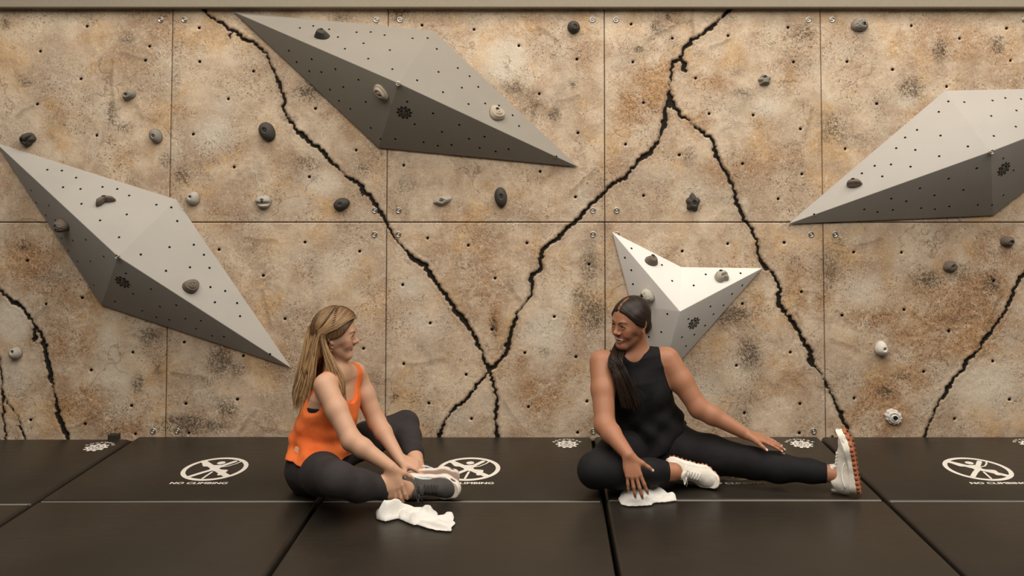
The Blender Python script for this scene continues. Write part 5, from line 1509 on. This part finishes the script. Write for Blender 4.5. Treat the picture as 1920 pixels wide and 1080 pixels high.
    hair = np_mesh('hair', V, Fc, hm, P_, True, LOC, {'along': np.hypot(q[:, 1] + .1, q[:, 2]) * 10, 'around': ang * 26 + q[:, 0] * 60}, C)
    r = np.random.default_rng(11); paths = []
    w1, w2, w3 = J(1153, 672, -.650), J(1166, 712, -.700), J(1183, 752, -.712)
    def spline(P, n):
        P = np.array(P); P = np.concatenate([P[:1] * 2 - P[1:2], P, P[-1:] * 2 - P[-2:-1]]); out = []
        for i in range(1, len(P) - 2):
            for t in np.linspace(0, 1, n, endpoint=i == len(P) - 3):
                a, b, c, d = P[i - 1:i + 3]
                out.append(.5 * (2 * b + (c - a) * t + (2 * a - 5 * b + 4 * c - d) * t * t + (3 * b - a - 3 * c + d) * t ** 3))
        return np.array(out)
    for i in range(460):
        lk = np.random.default_rng(i % 23).normal(size=3)
        o = r.normal(size=3) * .006 + lk * .006; o2 = r.normal(size=3) * np.array((.006, .004, .006)) + lk * np.array((.013, .006, .008))
        ph = (i % 23) * .9
        wv = lambda k: V3(.006 * math.sin(ph + k), .003 * math.cos(ph + k), 0)
        P2 = spline([H.p(-.01, -.100, -.055) + o, H.p(-.055, -.085, -.090) + o, H.p(-.080, -.035, -.112) + o2, w1 + o2, (w1 + w2) / 2 + o2 + wv(1.3) + V3(0, -.006, 0), w2 + o2 + wv(2.6), w3 + o2 * 1.15 + wv(4) + V3(.006 * r.normal(), 0, -.045 * r.random() + .018)], 5)
        k_ = r.uniform(.6, 1.3)
        paths.append((P2, np.interp(np.linspace(0, 1, len(P2)), [0, .1, .7, 1], [.0016, .0022, .0020, .0005]), LIN(36, 27, 22) * k_, LIN(54, 40, 31) * k_))
    tubes_mesh('ponytail', paths, hm, P_, LOC)
    bm = bmesh.new(); bmesh.ops.create_uvsphere(bm, u_segments=10, v_segments=8, radius=.0035); bmesh.ops.translate(bm, verts=bm.verts, vec=Vector(H.p(.082, .000, -.033) - LOC)); bm_obj('stud_earring', bm, M_GOLD, P_, True)
    wm = {'upper': cloth_material('white_mesh_fabric', srgb(226, 218, 204), srgb(214, 204, 188), 40, (1, 1, 1), 500, .12, .75), 'mid': plain('cream_foam', srgb(236, 228, 212), .55), 'out': plain('gum_rubber', srgb(164, 96, 62), .6),
          'lace': plain('white_lace', srgb(238, 232, 222), .8), 'stripe': plain('pearl_overlay', srgb(240, 234, 224), .4)}
    Lr, Ur = unit(V3(.94, -.20, -.24)), unit(V3(-.20, -.95, .06))
    make_shoe(P_, anR - .050 * Lr - .100 * Ur, Lr, Ur, -1, wm, LOC, .98, name='shoe', lugs=True)
    Ll, Ul = unit(V3(-.12, .08, .98)), unit(V3(-.90, .42, -.13))
    make_shoe(P_, anL - .050 * Ll - .100 * Ul + V3(0, 0, .006), Ll, Ul, 1, wm, LOC, 1.07, lace_end=False, name='shoe', lugs=True)
    return P_
WOMAN_B = build_woman_black()
# ------------------------------------------------------------------ towels: thick terry cloth lying in loose folds
def terry_material():
    t = NT('white_terry'); co = t.coord(); n = t.noise(co, 520, 3, .7); n2 = t.noise(co, 170, 3, .6)
    t.base(t.mix(t.math('MULTIPLY', t.step(n2, .4, .75), .25), srgb(232, 226, 216), srgb(206, 198, 186)))
    t.rough(.95); t.b.inputs['Sheen Weight'].default_value = .3; t.b.inputs['Specular IOR Level'].default_value = .1
    t.bump(t.math('ADD', n, n2), .5, .003); return t.m
M_TERRY = terry_material()

def px_to_mat(pts): return [np.array((on_z(x, y).x, on_z(x, y).y)) for x, y in pts]

def poly_sdist(P, poly):
    """signed distance to a closed outline, negative inside"""
    d = np.full(len(P), 9.0); ins = np.zeros(len(P), bool); n = len(poly)
    for i in range(n):
        a, b = poly[i], poly[(i + 1) % n]; e = b - a; w = P - a
        t = np.clip((w @ e) / (e @ e), 0, 1); q = w - t[:, None] * e; d = np.minimum(d, np.hypot(q[:, 0], q[:, 1]))
        c = (a[1] > P[:, 1]) != (b[1] > P[:, 1])
        ins ^= c & (P[:, 0] < (b[0] - a[0]) * (P[:, 1] - a[1]) / (b[1] - a[1] + 1e-12) + a[0])
    return np.where(ins, -d, d)

def towel(name, label, outline, layers, seed):
    """layers: (polygon px, base height, list of folds (polyline px, height, width))"""
    prims = []; allp = []
    for poly_px, h0, tilt, folds in layers:
        poly = px_to_mat(poly_px); allp += poly; c = np.mean(poly, 0)
        fl = [(px_to_mat(f), h, w) for f, h, w in folds]
        def height(X, poly=poly, h0=h0, tilt=tilt, fl=fl, c=c):
            z = h0 + (X - c) @ np.array(tilt)
            for pl, h, w in fl:
                d = np.full(len(X), 9.0)
                for a, b in zip(pl, pl[1:]):
                    e = b - a; q = X - a; t = np.clip((q @ e) / (e @ e + 1e-12), 0, 1); d = np.minimum(d, np.linalg.norm(q - t[:, None] * e, axis=1))
                z = z + h * np.exp(-(d / w) ** 2)
            z += .0028 * (np.sin(X[:, 0] * 61 + X[:, 1] * 33 + seed) + np.sin(X[:, 1] * 87 - X[:, 0] * 24 + 2 * seed))
            return z
        def fn(P, poly=poly, height=height):
            P = P.astype(float); sd = poly_sdist(P[:, :2], poly)
            z = np.maximum(height(P[:, :2]), .010) * np.clip(.45 + np.clip(-sd, 0, .03) / .03 * .55, 0, 1)
            top = (P[:, 2] - z) * .75
            k = .010; a, b = top, sd
            h = np.clip(.5 + .5 * (a - b) / k, 0, 1); m = b * (1 - h) + a * h + k * h * (1 - h)
            return np.maximum(m, .0035 - P[:, 2])
        R = max(np.linalg.norm(q - c) for q in poly) + .08
        prims.append(custom(fn, (c[0], c[1], .03), R, .004))
    V, F = sdf_mesh(prims, .0034, 1)
    LOC = np.array((*np.mean(allp, 0), 0))
    o = np_mesh(name, V, F, M_TERRY, None, True, LOC)
    tag(o, label, 'towel', 'small white towels')
    # woven hem that runs along the free edge
    return o
towel('hand_towel', 'crumpled white hand towel by the grey shoe of the orange-topped woman', None, [
    ([(704, 965), (718, 960), (760, 960), (778, 962), (788, 963), (782, 970), (752, 974), (722, 981), (706, 976)], .036, (-.05, .12), [([(710, 976), (724, 970), (748, 969)], .026, .016), ([(760, 968), (776, 968)], .010, .012), ([(712, 975), (735, 972), (748, 966)], .014, .014)]),
    ([(745, 970), (790, 966), (822, 969), (812, 984), (775, 988), (748, 976)], .030, (0, .1), [([(742, 977), (758, 971), (790, 970), (806, 973)], .024, .012), ([(772, 982), (798, 972), (818, 970)], .010, .010)]),
    ([(782, 972), (808, 962), (818, 972), (838, 966), (850, 970), (857, 984), (846, 1000), (815, 999), (784, 988)], .018, (-.05, .05), [([(815, 968), (836, 964), (848, 972)], .022, .014), ([(786, 984), (820, 992), (848, 997)], .012, .008), ([(824, 978), (840, 985)], -.006, .012)]),
], 1)
towel('hand_towel', 'white hand towel under the fingers of the woman in black', None, [
    ([(1158, 938), (1170, 924), (1196, 918), (1228, 922), (1232, 938), (1222, 950), (1180, 952), (1163, 948)], .024, (0, .12), [([(1166, 932), (1176, 926), (1186, 924)], .014, .014), ([(1216, 944), (1228, 936)], .012, .010), ([(1176, 930), (1196, 942), (1226, 946)], .008, .007)]),
    ([(1200, 928), (1236, 922), (1252, 932), (1266, 930), (1270, 941), (1248, 944), (1205, 946)], .022, (0, .1), [([(1232, 926), (1250, 932), (1266, 934)], .016, .012), ([(1210, 938), (1240, 938)], -.006, .010)]),
    ([(1204, 926), (1212, 912), (1226, 908), (1236, 918), (1226, 930)], .034, (0, .1), [([(1222, 922), (1232, 914)], .022, .012)]),
], 2)
